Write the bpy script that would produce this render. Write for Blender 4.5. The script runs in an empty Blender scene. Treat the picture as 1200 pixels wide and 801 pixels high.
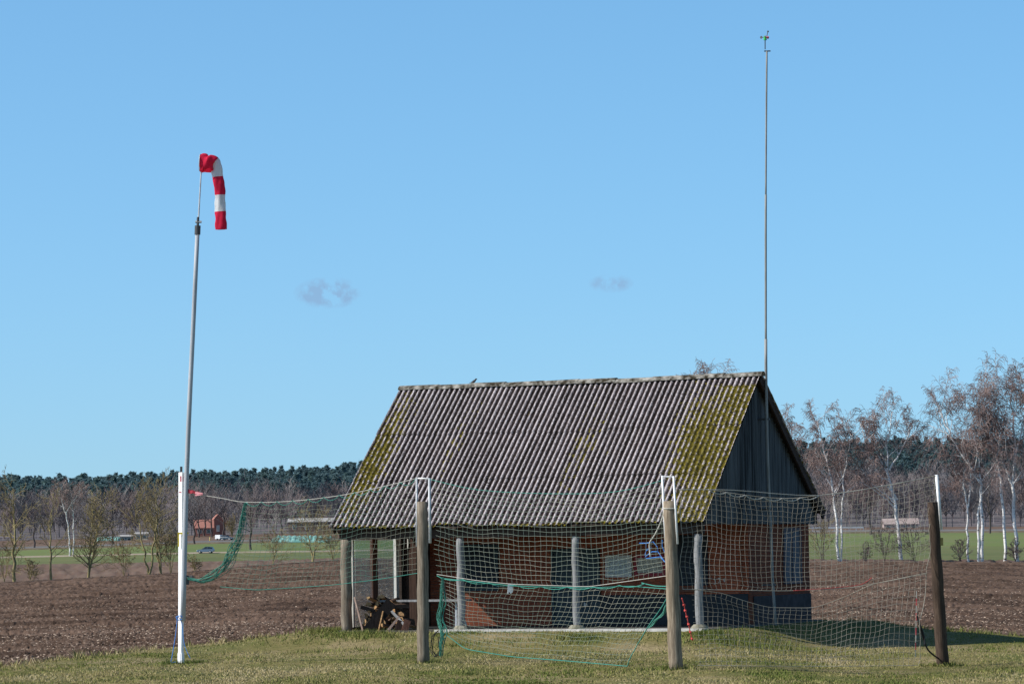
import bpy, math, random
import numpy as np
from mathutils import Vector, Matrix

random.seed(7)
RNG = np.random.default_rng(7)
scene = bpy.context.scene
COL = scene.collection
PI = math.pi

# ------------------------------------------------------------------ camera
FPX, H0, ROLL = 3840.0, 642.69, 0.0159          # focal length and horizon of a 1200 px wide frame
CAMZ = 2.14
PITCH = math.atan((H0 - 400.5) / FPX)
cp, sp = math.cos(PITCH), math.sin(PITCH)
FWD = Vector((0, cp, sp)); R0 = Vector((1, 0, 0)); U0 = Vector((0, -sp, cp))
RGT = R0 * math.cos(ROLL) - U0 * math.sin(ROLL)
UPV = R0 * math.sin(ROLL) + U0 * math.cos(ROLL)
cam_d = bpy.data.cameras.new('camera'); cam_d.sensor_width = 36; cam_d.lens = 36 * FPX / 1200
cam_d.clip_start = 0.5; cam_d.clip_end = 9000
cam = bpy.data.objects.new('camera', cam_d); COL.objects.link(cam)
m = Matrix((RGT, UPV, -FWD)).transposed().to_4x4(); m.translation = (0, 0, CAMZ)
cam.matrix_world = m
scene.camera = cam


def at(px, py, Y):
    """surveyed point: bearing px, elevation py, distance Y"""
    d = FWD + RGT * ((px - 600) / FPX) + UPV * ((400.5 - py) / FPX)
    k = Y / d.y
    return Vector((d.x * k, Y, CAMZ + d.z * k))


# ------------------------------------------------------------------ object helpers
def tag(o, label=None, cat=None, group=None, kind=None):
    if label: o['label'] = label
    if cat: o['category'] = cat
    if group: o['group'] = group
    if kind: o['kind'] = kind
    return o


def empty(name, loc, rz=0):
    o = bpy.data.objects.new(name, None); COL.objects.link(o)
    o.location = loc; o.rotation_euler = (0, 0, rz); o.empty_display_size = .3
    return o


def from_np(name, V, Fc, mats, parent=None, mi=None, smooth=False, attrs=None):
    """V (n,3) float, Fc (m,3|4) int"""
    V = np.asarray(V, np.float32); Fc = np.asarray(Fc, np.int32)
    me = bpy.data.meshes.new(name)
    k = Fc.shape[1]
    me.vertices.add(len(V)); me.vertices.foreach_set('co', V.ravel())
    me.loops.add(Fc.size); me.loops.foreach_set('vertex_index', Fc.ravel())
    me.polygons.add(len(Fc))
    me.polygons.foreach_set('loop_start', np.arange(0, Fc.size, k, dtype=np.int32))
    me.polygons.foreach_set('loop_total', np.full(len(Fc), k, np.int32))
    if not isinstance(mats, (list, tuple)): mats = [mats]
    for q in mats: me.materials.append(q)
    if mi is not None: me.polygons.foreach_set('material_index', np.asarray(mi, np.int32))
    if smooth: me.polygons.foreach_set('use_smooth', np.ones(len(Fc), bool))
    for an, arr in (attrs or {}).items():
        a = me.attributes.new(an, 'FLOAT', 'POINT'); a.data.foreach_set('value', np.asarray(arr, np.float32))
    me.update(calc_edges=True)
    o = bpy.data.objects.new(name, me); COL.objects.link(o)
    if parent: o.parent = parent
    return o


class MB:
    def __init__(s): s.v = []; s.f = []; s.mi = []; s.m = 0
    def box(s, x0, y0, z0, x1, y1, z1):
        b = len(s.v)
        s.v += [(x, y, z) for z in (z0, z1) for y in (y0, y1) for x in (x0, x1)]
        for q in ((0, 2, 3, 1), (4, 5, 7, 6), (0, 1, 5, 4), (2, 6, 7, 3), (0, 4, 6, 2), (1, 3, 7, 5)):
            s.f.append(tuple(b + i for i in q)); s.mi.append(s.m)
        return s
    def obox(s, a, b, w, d, up=(0, 0, 1)):
        """beam from a to b, width w (side) and depth d (up)"""
        a = Vector(a); b = Vector(b); t = (b - a).normalized(); up = Vector(up)
        if abs(t.dot(up)) > .98: up = Vector((0, 1, 0))
        sd = t.cross(up).normalized(); u2 = sd.cross(t)
        k = len(s.v)
        for p in (a, b):
            for i, j in ((-1, -1), (1, -1), (1, 1), (-1, 1)):
                s.v.append(tuple(p + sd * (i * w / 2) + u2 * (j * d / 2)))
        for q in ((3, 2, 1, 0), (4, 5, 6, 7), (0, 1, 5, 4), (1, 2, 6, 5), (2, 3, 7, 6), (3, 0, 4, 7)):
            s.f.append(tuple(k + i for i in q)); s.mi.append(s.m)
        return s
    def tube(s, pts, r, n=8, cap=True):
        pts = [Vector(p) for p in pts]
        rs = r if isinstance(r, (list, tuple)) else [r] * len(pts)
        k = len(s.v); ref = None
        for i, p in enumerate(pts):
            t = (pts[min(i + 1, len(pts) - 1)] - pts[max(i - 1, 0)]).normalized()
            if ref is None:
                ref = t.orthogonal().normalized()
            ref = (ref - t * ref.dot(t))
            if ref.length < 1e-5: ref = t.orthogonal()
            ref.normalize(); b2 = t.cross(ref)
            for j in range(n):
                a = 2 * PI * j / n
                s.v.append(tuple(p + ref * (rs[i] * math.cos(a)) + b2 * (rs[i] * math.sin(a))))
        for i in range(len(pts) - 1):
            for j in range(n):
                a = k + i * n + j; b = k + i * n + (j + 1) % n
                s.f.append((a, b, b + n, a + n)); s.mi.append(s.m)
        if cap and n > 2:
            s.f.append(tuple(k + j for j in range(n))[::-1]); s.mi.append(s.m)
            e = k + (len(pts) - 1) * n
            s.f.append(tuple(e + j for j in range(n))); s.mi.append(s.m)
        return s
    def prism(s, prof, axis_pts):
        """extrude closed profile (list of Vectors) by offset list"""
        n = len(prof); k = len(s.v)
        for off in axis_pts:
            s.v += [tuple(Vector(p) + Vector(off)) for p in prof]
        for i in range(len(axis_pts) - 1):
            for j in range(n):
                a = k + i * n + j; b = k + i * n + (j + 1) % n
                s.f.append((a, b, b + n, a + n)); s.mi.append(s.m)
        s.f.append(tuple(k + j for j in range(n))[::-1]); s.mi.append(s.m)
        e = k + (len(axis_pts) - 1) * n
        s.f.append(tuple(e + j for j in range(n))); s.mi.append(s.m)
        return s
    def build(s, name, mats, parent=None, smooth=False, bevel=0):
        me = bpy.data.meshes.new(name); me.from_pydata(s.v, [], s.f)
        if not isinstance(mats, (list, tuple)): mats = [mats]
        for q in mats: me.materials.append(q)
        me.polygons.foreach_set('material_index', s.mi)
        if smooth: me.polygons.foreach_set('use_smooth', [True] * len(s.f))
        me.update()
        o = bpy.data.objects.new(name, me); COL.objects.link(o)
        if parent: o.parent = parent
        if bevel:
            b = o.modifiers.new('bevel', 'BEVEL'); b.width = bevel; b.segments = 2; b.limit_method = 'ANGLE'
        return o


# ------------------------------------------------------------------ materials
class NT:
    def __init__(s, name):
        s.mat = bpy.data.materials.new(name); s.mat.use_nodes = True
        s.t = s.mat.node_tree; s.b = s.t.nodes['Principled BSDF']; s.out = s.t.nodes['Material Output']
    def n(s, typ, **kw):
        nd = s.t.nodes.new(typ)
        for k, v in kw.items(): setattr(nd, k, v)
        return nd
    def l(s, a, b): s.t.links.new(a, b)
    def coord(s, scale=(1, 1, 1), swap=None, kind='Object'):
        tc = s.n('ShaderNodeTexCoord'); o = tc.outputs[kind]
        if kind == 'World':
            pass
        if swap:
            sx = s.n('ShaderNodeSeparateXYZ'); s.l(o, sx.inputs[0])
            cx = s.n('ShaderNodeCombineXYZ')
            for i, c in enumerate(swap):
                if c in 'XYZ': s.l(sx.outputs[c], cx.inputs[i])
            o = cx.outputs[0]
        mp = s.n('ShaderNodeMapping'); mp.inputs['Scale'].default_value = scale
        s.l(o, mp.inputs['Vector']); return mp.outputs[0]
    def noise(s, vec, scale, detail=4, rough=.55, dist=0):
        nd = s.n('ShaderNodeTexNoise'); nd.inputs['Scale'].default_value = scale
        nd.inputs['Detail'].default_value = detail; nd.inputs['Roughness'].default_value = rough
        nd.inputs['Distortion'].default_value = dist
        s.l(vec, nd.inputs['Vector']); return nd.outputs['Fac']
    def ramp(s, fac, stops, interp='LINEAR'):
        nd = s.n('ShaderNodeValToRGB'); cr = nd.color_ramp; cr.interpolation = interp
        while len(cr.elements) > 1: cr.elements.remove(cr.elements[-1])
        for i, (p, c) in enumerate(stops):
            e = cr.elements[0] if i == 0 else cr.elements.new(p)
            e.position = p
            if not isinstance(c, (tuple, list)): c = (c, c, c)
            e.color = (c[0], c[1], c[2], 1)
        s.l(fac, nd.inputs[0]); return nd.outputs[0]
    def mix(s, fac, a, b, mode='MIX'):
        nd = s.n('ShaderNodeMix', data_type='RGBA', blend_type=mode)
        for sock, v in ((nd.inputs[0], fac), (nd.inputs[6], a), (nd.inputs[7], b)):
            if hasattr(v, 'is_linked'): s.l(v, sock)
            elif isinstance(v, (int, float)): sock.default_value = v
            else: sock.default_value = (*v, 1)
        return nd.outputs[2]
    def math(s, op, a, b=None):
        nd = s.n('ShaderNodeMath', operation=op)
        for sock, v in ((nd.inputs[0], a), (nd.inputs[1], b)):
            if v is None: continue
            if hasattr(v, 'is_linked'): s.l(v, sock)
            else: sock.default_value = v
        return nd.outputs[0]
    def attr(s, name):
        nd = s.n('ShaderNodeAttribute'); nd.attribute_name = name; return nd.outputs['Fac']
    def bump(s, h, strength=.5, dist=.02):
        nd = s.n('ShaderNodeBump'); nd.inputs['Strength'].default_value = strength; nd.inputs['Distance'].default_value = dist
        s.l(h, nd.inputs['Height']); s.l(nd.outputs[0], s.b.inputs['Normal'])
    def done(s, col=None, rough=.8, metal=0, spec=.3):
        if col is not None:
            if hasattr(col, 'is_linked'): s.l(col, s.b.inputs['Base Color'])
            else: s.b.inputs['Base Color'].default_value = (*col, 1)
        s.b.inputs['Roughness'].default_value = rough; s.b.inputs['Metallic'].default_value = metal
        s.b.inputs['Specular IOR Level'].default_value = spec
        return s.mat


def noisy(name, a, b, scale=6, stretch=(1, 1, 1), rough=.85, metal=0, bump=.3, bdist=.01, detail=5, lo=.35, hi=.65, spec=.3):
    n = NT(name); v = n.coord(stretch); f = n.noise(v, scale, detail)
    c = n.ramp(f, [(lo, a), (hi, b)])
    if bump: n.bump(f, bump, bdist)
    return n.done(c, rough, metal, spec)


def ground_mat(name, a, b, c, s1, s2, stretch=(1, 1, 1), bump=.4, bdist=.05):
    n = NT(name); v = n.coord(stretch)
    f1 = n.noise(v, s1, 4); f2 = n.noise(v, s2, 5, .65)
    c1 = n.ramp(f1, [(.38, a), (.62, b)])
    k = n.ramp(f2, [(.45, 0.0), (.7, 1.0)])
    col = n.mix(k, c1, c)
    if bump: n.bump(f2, bump, bdist)
    return n.done(col, .95, 0, .1)


def wood(name, dark, light, along='Z', scale=3.0, bump=.5):
    n = NT(name)
    st = {'Z': (9, 9, .7), 'X': (.7, 9, 9), 'Y': (9, .7, 9)}[along]
    v = n.coord(st); f = n.noise(v, scale, 6, .65, .3)
    v2 = n.coord((1, 1, .6)); f2 = n.noise(v2, 2.2, 3)
    c = n.ramp(f, [(.3, dark), (.5, tuple((d + l) / 2 for d, l in zip(dark, light))), (.68, light)])
    c = n.mix(n.ramp(f2, [(.4, 0.0), (.75, .45)]), c, tuple(x * .6 for x in dark))
    n.bump(f, bump, .012)
    return n.done(c, .9, 0, .15)


def plain(name, c, rough=.6, metal=0, spec=.4):
    n = NT(name); v = n.coord(); f = n.noise(v, 9, 4)
    col = n.ramp(f, [(.3, tuple(x * .85 for x in c)), (.7, tuple(min(1, x * 1.08) for x in c))])
    return n.done(col, rough, metal, spec)


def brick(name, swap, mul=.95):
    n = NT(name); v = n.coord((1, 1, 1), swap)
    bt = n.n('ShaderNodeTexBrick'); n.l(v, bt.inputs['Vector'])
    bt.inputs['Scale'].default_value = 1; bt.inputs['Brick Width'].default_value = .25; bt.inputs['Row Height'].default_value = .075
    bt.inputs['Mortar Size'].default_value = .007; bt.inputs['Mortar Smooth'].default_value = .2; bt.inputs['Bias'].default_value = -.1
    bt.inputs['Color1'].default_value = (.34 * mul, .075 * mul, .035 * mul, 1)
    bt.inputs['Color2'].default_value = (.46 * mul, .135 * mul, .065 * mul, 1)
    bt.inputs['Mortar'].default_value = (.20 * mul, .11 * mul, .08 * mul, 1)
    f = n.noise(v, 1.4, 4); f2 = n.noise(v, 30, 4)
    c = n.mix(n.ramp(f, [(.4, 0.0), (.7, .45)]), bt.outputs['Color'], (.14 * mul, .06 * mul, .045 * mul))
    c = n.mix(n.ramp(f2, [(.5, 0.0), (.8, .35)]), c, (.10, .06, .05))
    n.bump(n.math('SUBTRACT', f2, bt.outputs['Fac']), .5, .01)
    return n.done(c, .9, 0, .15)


M = {}
M['soil'] = None
M['white_paint'] = noisy('white_paint', (.80, .80, .80), (.90, .90, .90), 3, (1, 1, .25), .45, 0, 0)
M['galv'] = noisy('galvanised_steel', (.40, .42, .45), (.58, .60, .62), 14, (1, 1, .4), .5, .1, .1, .002)
M['alu'] = noisy('dull_aluminium', (.34, .36, .39), (.46, .48, .51), 5, (1, 1, .2), .5, 0, 0)
M['mast'] = noisy('weathered_mast_steel', (.20, .20, .19), (.32, .32, .31), 5, (1, 1, .2), .6, 0, 0)
M['darkmetal'] = plain('dark_metal', (.06, .06, .065), .5)
M['post'] = wood('weathered_grey_wood', (.10, .078, .058), (.36, .305, .24))
M['post2'] = wood('pale_cracked_wood', (.12, .09, .063), (.42, .345, .255))
M['post3'] = wood('dark_brown_wood', (.038, .026, .02), (.11, .075, .055))
M['porchpost'] = wood('silver_grey_timber', (.14, .145, .15), (.36, .36, .365))
M['beam'] = wood('dark_timber', (.025, .019, .016), (.07, .052, .042), 'X')
M['plank'] = wood('dark_planks', (.035, .022, .017), (.085, .05, .038))
M['redwood'] = wood('red_brown_timber', (.10, .045, .03), (.24, .12, .085))
M['palewood'] = wood('pale_board', (.34, .22, .17), (.60, .44, .36))
M['blackwood'] = wood('charred_board', (.012, .010, .010), (.035, .028, .026))
M['log'] = wood('split_log', (.22, .11, .05), (.62, .40, .20), 'X', 2.0)
M['bark'] = wood('log_bark', (.05, .03, .022), (.15, .10, .075), 'X', 2.0)
M['concrete'] = noisy('concrete', (.42, .41, .39), (.62, .60, .57), 5)
M['brick'] = brick('brick_wall', 'XZ_')
M['brick_side_shaded'] = brick('brick_wall_side_shaded', 'YZ_', .55)  # same brick darkened, the gable's shade put into its colour
M['teal_door'] = noisy('dark_teal_paint', (.011, .030, .040), (.020, .048, .060), 4, (4, 4, .5), .5, 0, .1)
M['navy'] = noisy('blue_black_paint', (.008, .014, .021), (.014, .024, .034), 3, (1, 1, 1), .6, 0, .1)
M['white_frame'] = plain('white_frame', (.60, .585, .54))
M['paper'] = noisy('paper_sheets', (.36, .40, .40), (.56, .60, .60), 5, (1, 1, 1), .7, 0, 0)
M['paper_old'] = noisy('yellowed_paper', (.36, .34, .28), (.52, .50, .42), 6, (1, 1, 1), .7, 0, 0)
M['red_frame'] = plain('red_frame', (.30, .02, .035))
M['curtain'] = noisy('pale_curtain', (.075, .082, .10), (.125, .13, .16), 8, (6, 6, .4), .8, 0, .2)
M['rope_white'] = plain('white_rope', (.52, .50, .45), .9)
M['rope_teal'] = plain('teal_rope', (.05, .27, .215), .8)
M['rope_blue'] = plain('blue_rope', (.05, .25, .70), .7)
M['rope_red'] = plain('red_twine', (.70, .09, .08), .8)
M['yellow'] = plain('yellow_strap', (.75, .55, .03), .6)
M['black_rubber'] = plain('black_rubber', (.015, .015, .016), .6)
M['tape_red'] = plain('red_tape', (.65, .04, .07), .5)
M['sticker'] = plain('red_sticker', (.80, .03, .10), .5)
M['redflag'] = plain('faded_red_cloth', (.36, .03, .05), .8)


def net_mat(name, a, b):
    n = NT(name); v = n.coord(); f = n.noise(v, .7, 2)
    return n.done(n.ramp(f, [(.4, a), (.6, b)]), .8, 0, .2)


M['net_pale'] = net_mat('pale_green_netting', (.25, .31, .255), (.42, .42, .34))
M['net_beige'] = net_mat('beige_netting', (.32, .29, .23), (.48, .44, .365))
M['net_teal'] = net_mat('teal_netting', (.025, .21, .165), (.085, .29, .225))
M['net_mixed'] = net_mat('faded_teal_netting', (.13, .25, .20), (.28, .29, .23))
M['rope_mixed'] = M['net_teal']

# corrugated fibre cement : attribute prof 0 valley .. 1 ridge, moss 0..1
n = NT('lichen_corrugated_sheet'); v = n.coord()
pr = n.attr('prof'); ms = n.attr('moss')
f1 = n.noise(v, 2.2, 4); f2 = n.noise(v, 15, 5, .75); f3 = n.noise(v, 7, 4); f4 = n.noise(v, 34, 3, .8); f5 = n.noise(v, 52, 2, .7)
fs = n.noise(n.coord((5.6, .35, .35)), 1.0, 2)                 # broad streaks down the slope
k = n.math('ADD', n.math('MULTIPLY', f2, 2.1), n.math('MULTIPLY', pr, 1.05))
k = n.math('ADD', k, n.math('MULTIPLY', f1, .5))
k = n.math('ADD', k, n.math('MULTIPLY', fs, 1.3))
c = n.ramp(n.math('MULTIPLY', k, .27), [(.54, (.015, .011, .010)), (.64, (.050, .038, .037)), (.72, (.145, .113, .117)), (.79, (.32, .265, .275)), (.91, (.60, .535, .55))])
mk = n.math('ADD', ms, n.math('MULTIPLY', n.math('SUBTRACT', f3, .45), 1.9))
mk = n.math('ADD', mk, n.math('MULTIPLY', n.math('SUBTRACT', f2, .5), .9))
mk = n.math('SUBTRACT', mk, n.math('MULTIPLY', pr, .34))
mcol = n.ramp(f2, [(.34, (.022, .018, .005)), (.50, (.095, .076, .010)), (.66, (.33, .27, .022))])
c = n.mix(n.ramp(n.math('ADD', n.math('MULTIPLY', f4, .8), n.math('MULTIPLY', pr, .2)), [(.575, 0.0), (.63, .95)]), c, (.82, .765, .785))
c = n.mix(n.ramp(f5, [(.34, .85), (.45, 0.0)]), c, (.025, .02, .018))
c = n.mix(n.ramp(mk, [(.42, 0.0), (.58, .92)]), c, mcol)
n.bump(f2, 1.0, .045)
M['roof'] = n.done(c, .95, 0, .1)
n = NT('dark_cladding'); v = n.coord((1, 5, .12)); f = n.noise(v, 2.6, 4, .7)
n.bump(f, .2, .01)
M['cladding'] = n.done(n.ramp(f, [(.36, (.018, .022, .027)), (.64, (.125, .14, .155))]), .8)
M['moss'] = noisy('roof_moss', (.02, .016, .006), (.09, .07, .014), 9, (1, 1, 1), 1, 0, .8, .03, 5, .3, .6, .05)

n = NT('wind_sock_cloth'); a = n.attr('band')
v = n.coord(); f = n.noise(v, 9, 3)
c = n.mix(n.math('GREATER_THAN', a, .5), (.76, .78, .80), (.72, .02, .07))
n.bump(f, .35, .03)
n.b.inputs['Subsurface Weight'].default_value = 0
M['sock'] = n.done(c, .8, 0, .2)
tl = n.n('ShaderNodeBsdfTranslucent'); n.l(c, tl.inputs[0]); ms_ = n.n('ShaderNodeMixShader'); ms_.inputs[0].default_value = .3
n.l(n.b.outputs[0], ms_.inputs[1]); n.l(tl.outputs[0], ms_.inputs[2]); n.l(ms_.outputs[0], n.out.inputs[0])


def glassmat(name, tint, gloss=.06, diff=.12, dcol=(.55, .65, .7)):
    n = NT(name); t = n.t
    tr = n.n('ShaderNodeBsdfTransparent'); tr.inputs[0].default_value = (*tint, 1)
    gl = n.n('ShaderNodeBsdfGlossy'); gl.inputs['Roughness'].default_value = .03
    df = n.n('ShaderNodeBsdfDiffuse'); df.inputs[0].default_value = (*dcol, 1)
    m1 = n.n('ShaderNodeMixShader'); m2 = n.n('ShaderNodeMixShader')
    f = n.noise(n.coord((1, 1, .5)), 2.5, 4)
    n.l(n.ramp(f, [(.3, diff * .5), (.7, diff * 1.3)]), m1.inputs[0])
    n.l(tr.outputs[0], m1.inputs[1]); n.l(df.outputs[0], m1.inputs[2])
    m2.inputs[0].default_value = gloss; n.l(m1.outputs[0], m2.inputs[1]); n.l(gl.outputs[0], m2.inputs[2])
    n.l(m2.outputs[0], n.out.inputs[0]); return n.mat


M['glass'] = glassmat('veiled_glass', (.86, .93, .95), .05, .16)  # pale bluish reflections mixed in as a diffuse veil
M['carglass'] = plain('car_glass', (.02, .03, .04), .1, 0, .8)
M['tyre'] = plain('tyre', (.02, .02, .02), .9)
M['hub'] = plain('wheel_rim', (.55, .56, .58), .4, .4)

# ------------------------------------------------------------------ world and sun
SUN_EL, SUN_FRONT = math.radians(37.5), math.radians(14)
sdir = Vector((-math.cos(SUN_FRONT) * math.cos(SUN_EL), -math.sin(SUN_FRONT) * math.cos(SUN_EL), math.sin(SUN_EL)))
SKYLIFT = .06
w = bpy.data.worlds.new('World'); scene.world = w; w.use_nodes = True
nt = w.node_tree; bg = nt.nodes['Background']
sky = nt.nodes.new('ShaderNodeTexSky'); sky.sky_type = 'NISHITA'; sky.sun_disc = False
sky.sun_elevation = SUN_EL; sky.sun_rotation = math.radians(270) - SUN_FRONT
sky.altitude = 100; sky.air_density = 1.0; sky.dust_density = 1.5; sky.ozone_density = 8.0
tcs = nt.nodes.new('ShaderNodeTexCoord'); vadd = nt.nodes.new('ShaderNodeVectorMath'); vadd.operation = 'ADD'; vadd.inputs[1].default_value = (0, 0, SKYLIFT)
nt.links.new(tcs.outputs['Generated'], vadd.inputs[0]); nt.links.new(vadd.outputs[0], sky.inputs['Vector'])
hs = nt.nodes.new('ShaderNodeHueSaturation'); hs.inputs['Saturation'].default_value = 1.03; hs.inputs['Value'].default_value = 1.28; hs.inputs['Hue'].default_value = .485
nt.links.new(sky.outputs[0], hs.inputs['Color'])
bg.inputs['Strength'].default_value = 0.15
# two thin wisps of cloud, far out in the sky
tc = nt.nodes.new('ShaderNodeTexCoord')
nz = nt.nodes.new('ShaderNodeTexNoise'); nz.inputs['Scale'].default_value = 190; nz.inputs['Detail'].default_value = 6; nz.inputs['Roughness'].default_value = .6
nt.links.new(tc.outputs['Generated'], nz.inputs['Vector'])


def wnode(op, a, b=None):
    nd = nt.nodes.new('ShaderNodeMath'); nd.operation = op
    for i, v in enumerate((a, b)):
        if v is None: continue
        if hasattr(v, 'is_linked'): nt.links.new(v, nd.inputs[i])
        else: nd.inputs[i].default_value = v
    return nd.outputs[0]


sepd = nt.nodes.new('ShaderNodeSeparateXYZ'); nt.links.new(tc.outputs['Generated'], sepd.inputs[0])
dx = wnode('DIVIDE', sepd.outputs['X'], sepd.outputs['Y']); dz = wnode('DIVIDE', sepd.outputs['Z'], sepd.outputs['Y'])
tot = None
for px, py, rx, ry, amp in ((385, 343, 42, 20, 2.2), (716, 332, 28, 12, 1.3)):
    c0 = at(px, py, 1.0); ex = wnode('DIVIDE', wnode('SUBTRACT', dx, c0.x), rx / FPX)
    ez = wnode('DIVIDE', wnode('SUBTRACT', dz, c0.z - CAMZ), ry / FPX)
    d2 = wnode('ADD', wnode('MULTIPLY', ex, ex), wnode('MULTIPLY', ez, ez))
    g = wnode('MULTIPLY', wnode('MAXIMUM', wnode('SUBTRACT', 1.0, d2), 0.0), amp)
    tot = g if tot is None else wnode('ADD', tot, g)
nzc = wnode('MULTIPLY', wnode('MAXIMUM', wnode('SUBTRACT', nz.outputs['Fac'], .40), 0.0), 3.6)
front = wnode('GREATER_THAN', sepd.outputs['Y'], 0.0)
cf = wnode('MULTIPLY', wnode('MINIMUM', wnode('MULTIPLY', tot, nzc), .8), front)
mx = nt.nodes.new('ShaderNodeMix'); mx.data_type = 'RGBA'
nt.links.new(cf, mx.inputs[0]); nt.links.new(hs.outputs[0], mx.inputs[6]); mx.inputs[7].default_value = (1.8, 3.0, 4.6, 1)
mr = nt.nodes.new('ShaderNodeMapRange'); mr.interpolation_type = 'SMOOTHSTEP'
for k_, v_ in (('From Min', .17), ('From Max', .50), ('To Min', 1.0), ('To Max', .42)): mr.inputs[k_].default_value = v_
nt.links.new(sepd.outputs['Z'], mr.inputs['Value'])
mz = nt.nodes.new('ShaderNodeMix'); mz.data_type = 'RGBA'; mz.blend_type = 'MULTIPLY'; mz.inputs[0].default_value = 1
nt.links.new(mx.outputs[2], mz.inputs[6]); nt.links.new(mr.outputs[0], mz.inputs[7])
nt.links.new(mz.outputs[2], bg.inputs['Color'])
CLOUDMIX = mx

sl = bpy.data.lights.new('sun', 'SUN'); sl.energy = 5.0; sl.angle = math.radians(.5); sl.color = (1, .95, .87)
so = bpy.data.objects.new('sun', sl); COL.objects.link(so)
so.rotation_euler = sdir.to_track_quat('Z', 'Y').to_euler(); so.location = sdir * 60
scene.view_settings.view_transform = 'Standard'; scene.view_settings.look = 'None'; scene.view_settings.exposure = 0

# ------------------------------------------------------------------ hut frame of reference
HX, HY, HTH = 4.80, 83.03, 0.4284
HL, HA, HB = 10.69, 4.37, 4.93                   # roof length, front half depth, back half depth
HF, HBK, HR = 2.75, 3.02, 6.66                   # eave front, eave back, ridge
WR = 4.30                                        # front wall stands this far back under the porch roof
tx, ty = math.cos(HTH), -math.sin(HTH)           # local +x  (towards the right gable)
nx, ny = math.sin(HTH), math.cos(HTH)            # local +y  (into the building)


def HW(u, v, z): return Vector((HX - u * tx + v * nx, HY - u * ty + v * ny, z))


def hut_uv(x, y):
    dx, dy = x - HX, y - HY
    return -(dx * tx + dy * ty), dx * nx + dy * ny


def on_v(px, py, v):
    """(u, z) where the sight line meets the hut plane at depth v"""
    d = at(px, py, 100.0) - Vector((0, 0, CAMZ)); o = Vector((0, 0, CAMZ))
    nv = Vector((nx, ny, 0)); k = (nv.dot(HW(0, v, 0) - o)) / nv.dot(d)
    p = o + d * k; u, _ = hut_uv(p.x, p.y); return u, p.z


def on_u(px, py, u):
    d = at(px, py, 100.0) - Vector((0, 0, CAMZ)); o = Vector((0, 0, CAMZ))
    nv = Vector((tx, ty, 0)); k = (nv.dot(HW(u, 0, 0) - o)) / nv.dot(d)
    p = o + d * k; _, v = hut_uv(p.x, p.y); return v, p.z


def sstep(a, b, x): t = np.clip((x - a) / (b - a), 0, 1); return t * t * (3 - 2 * t)


def vnoise(x, y, seed=0):
    """cheap smooth noise -1..1 for numpy arrays"""
    r = np.random.default_rng(seed); T = r.uniform(-1, 1, (256, 256))
    xi = np.floor(x).astype(int); yi = np.floor(y).astype(int); fx = x - xi; fy = y - yi
    fx = fx * fx * (3 - 2 * fx); fy = fy * fy * (3 - 2 * fy)
    g = lambda a, b: T[a & 255, b & 255]
    return (g(xi, yi) * (1 - fx) + g(xi + 1, yi) * fx) * (1 - fy) + (g(xi, yi + 1) * (1 - fx) + g(xi + 1, yi + 1) * fx) * fy


def ground_z(x, y):
    x = np.asarray(x, float); y = np.asarray(y, float)
    dx, dy = x - HX, y - HY
    u = -(dx * tx + dy * ty); v = dx * nx + dy * ny
    ou = np.where(u < -.3, -.3 - u, np.where(u > HL + .4, (u - HL - .4) * .8, 0))
    ov = np.where(v < -.1, (-.1 - v) * .62, np.where(v > 9.8, v - 9.8, 0))
    d = np.hypot(ou, ov)
    z = -.34 + .34 * (1 - sstep(0, 3.0, d))
    z = z - .22 * sstep(4.0, 8.2, x) * sstep(0, 2.0, d)
    z = z + .03 * vnoise(x * .35, y * .25, 3) * np.minimum(1, d + .2)
    return z


def gz(x, y): return float(ground_z(x, y))


def on_ground(px, py, lift=0):
    Y = 75.0
    for _ in range(60):
        p = at(px, py, Y); z = gz(p.x, p.y) + lift
        q = at(px, py, 100.0); slope = (q.z - CAMZ) / 100.0
        Yn = (z - CAMZ) / slope
        Y = .5 * Y + .5 * Yn
    return at(px, py, Y)


# ------------------------------------------------------------------ ground strips
def interp(pts, x):
    xs = [p[0] for p in pts]; return np.array([np.interp(x, xs, [p[k] for p in pts]) for k in range(1, len(pts[0]))])


# edge between lawn and ploughed field (world)
edge = [at(-420, 832, 62)]
for px, py in ((-150, 800), (0, 781), (100, 769), (211, 757), (300, 748), (392, 739)):
    edge.append(on_ground(px, py))
edge += [HW(HL + .7, 10.6, -.2), HW(.9, 10.6, -.12)]
for px, py, Y in ((990, 730.5, 92.5), (1040, 734, 93), (1120, 739, 93.5), (1200, 745, 93), (1400, 757, 89), (1650, 770, 84)):
    edge.append(at(px, py, Y))
eang = [p.x / p.y for p in edge]; eY = [p.y for p in edge]


def edgeY(ang): return np.interp(ang, eang, eY)


edZ = [p.z for p in edge]


def edgeZ(ang): return np.interp(ang, eang, edZ)


def lawn_z(x, y):
    x = np.asarray(x, float); y = np.asarray(y, float); a = x / y; ye = edgeY(a)
    return ground_z(x, y) + (edgeZ(a) - ground_z(a * ye, ye)) * sstep(-10, 0, y - ye)


ANG = lambda px: (px - 600) / FPX          # bearing as a slope (roll is negligible for bearings of ground strips)


def strip_bound(pts, pxs):
    """pts (px,py,Y) -> world arrays at the given bearings"""
    py, Y = interp(pts, pxs)
    out = np.array([at(a, b, c) for a, b, c in zip(pxs, py, Y)])
    return out


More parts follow.
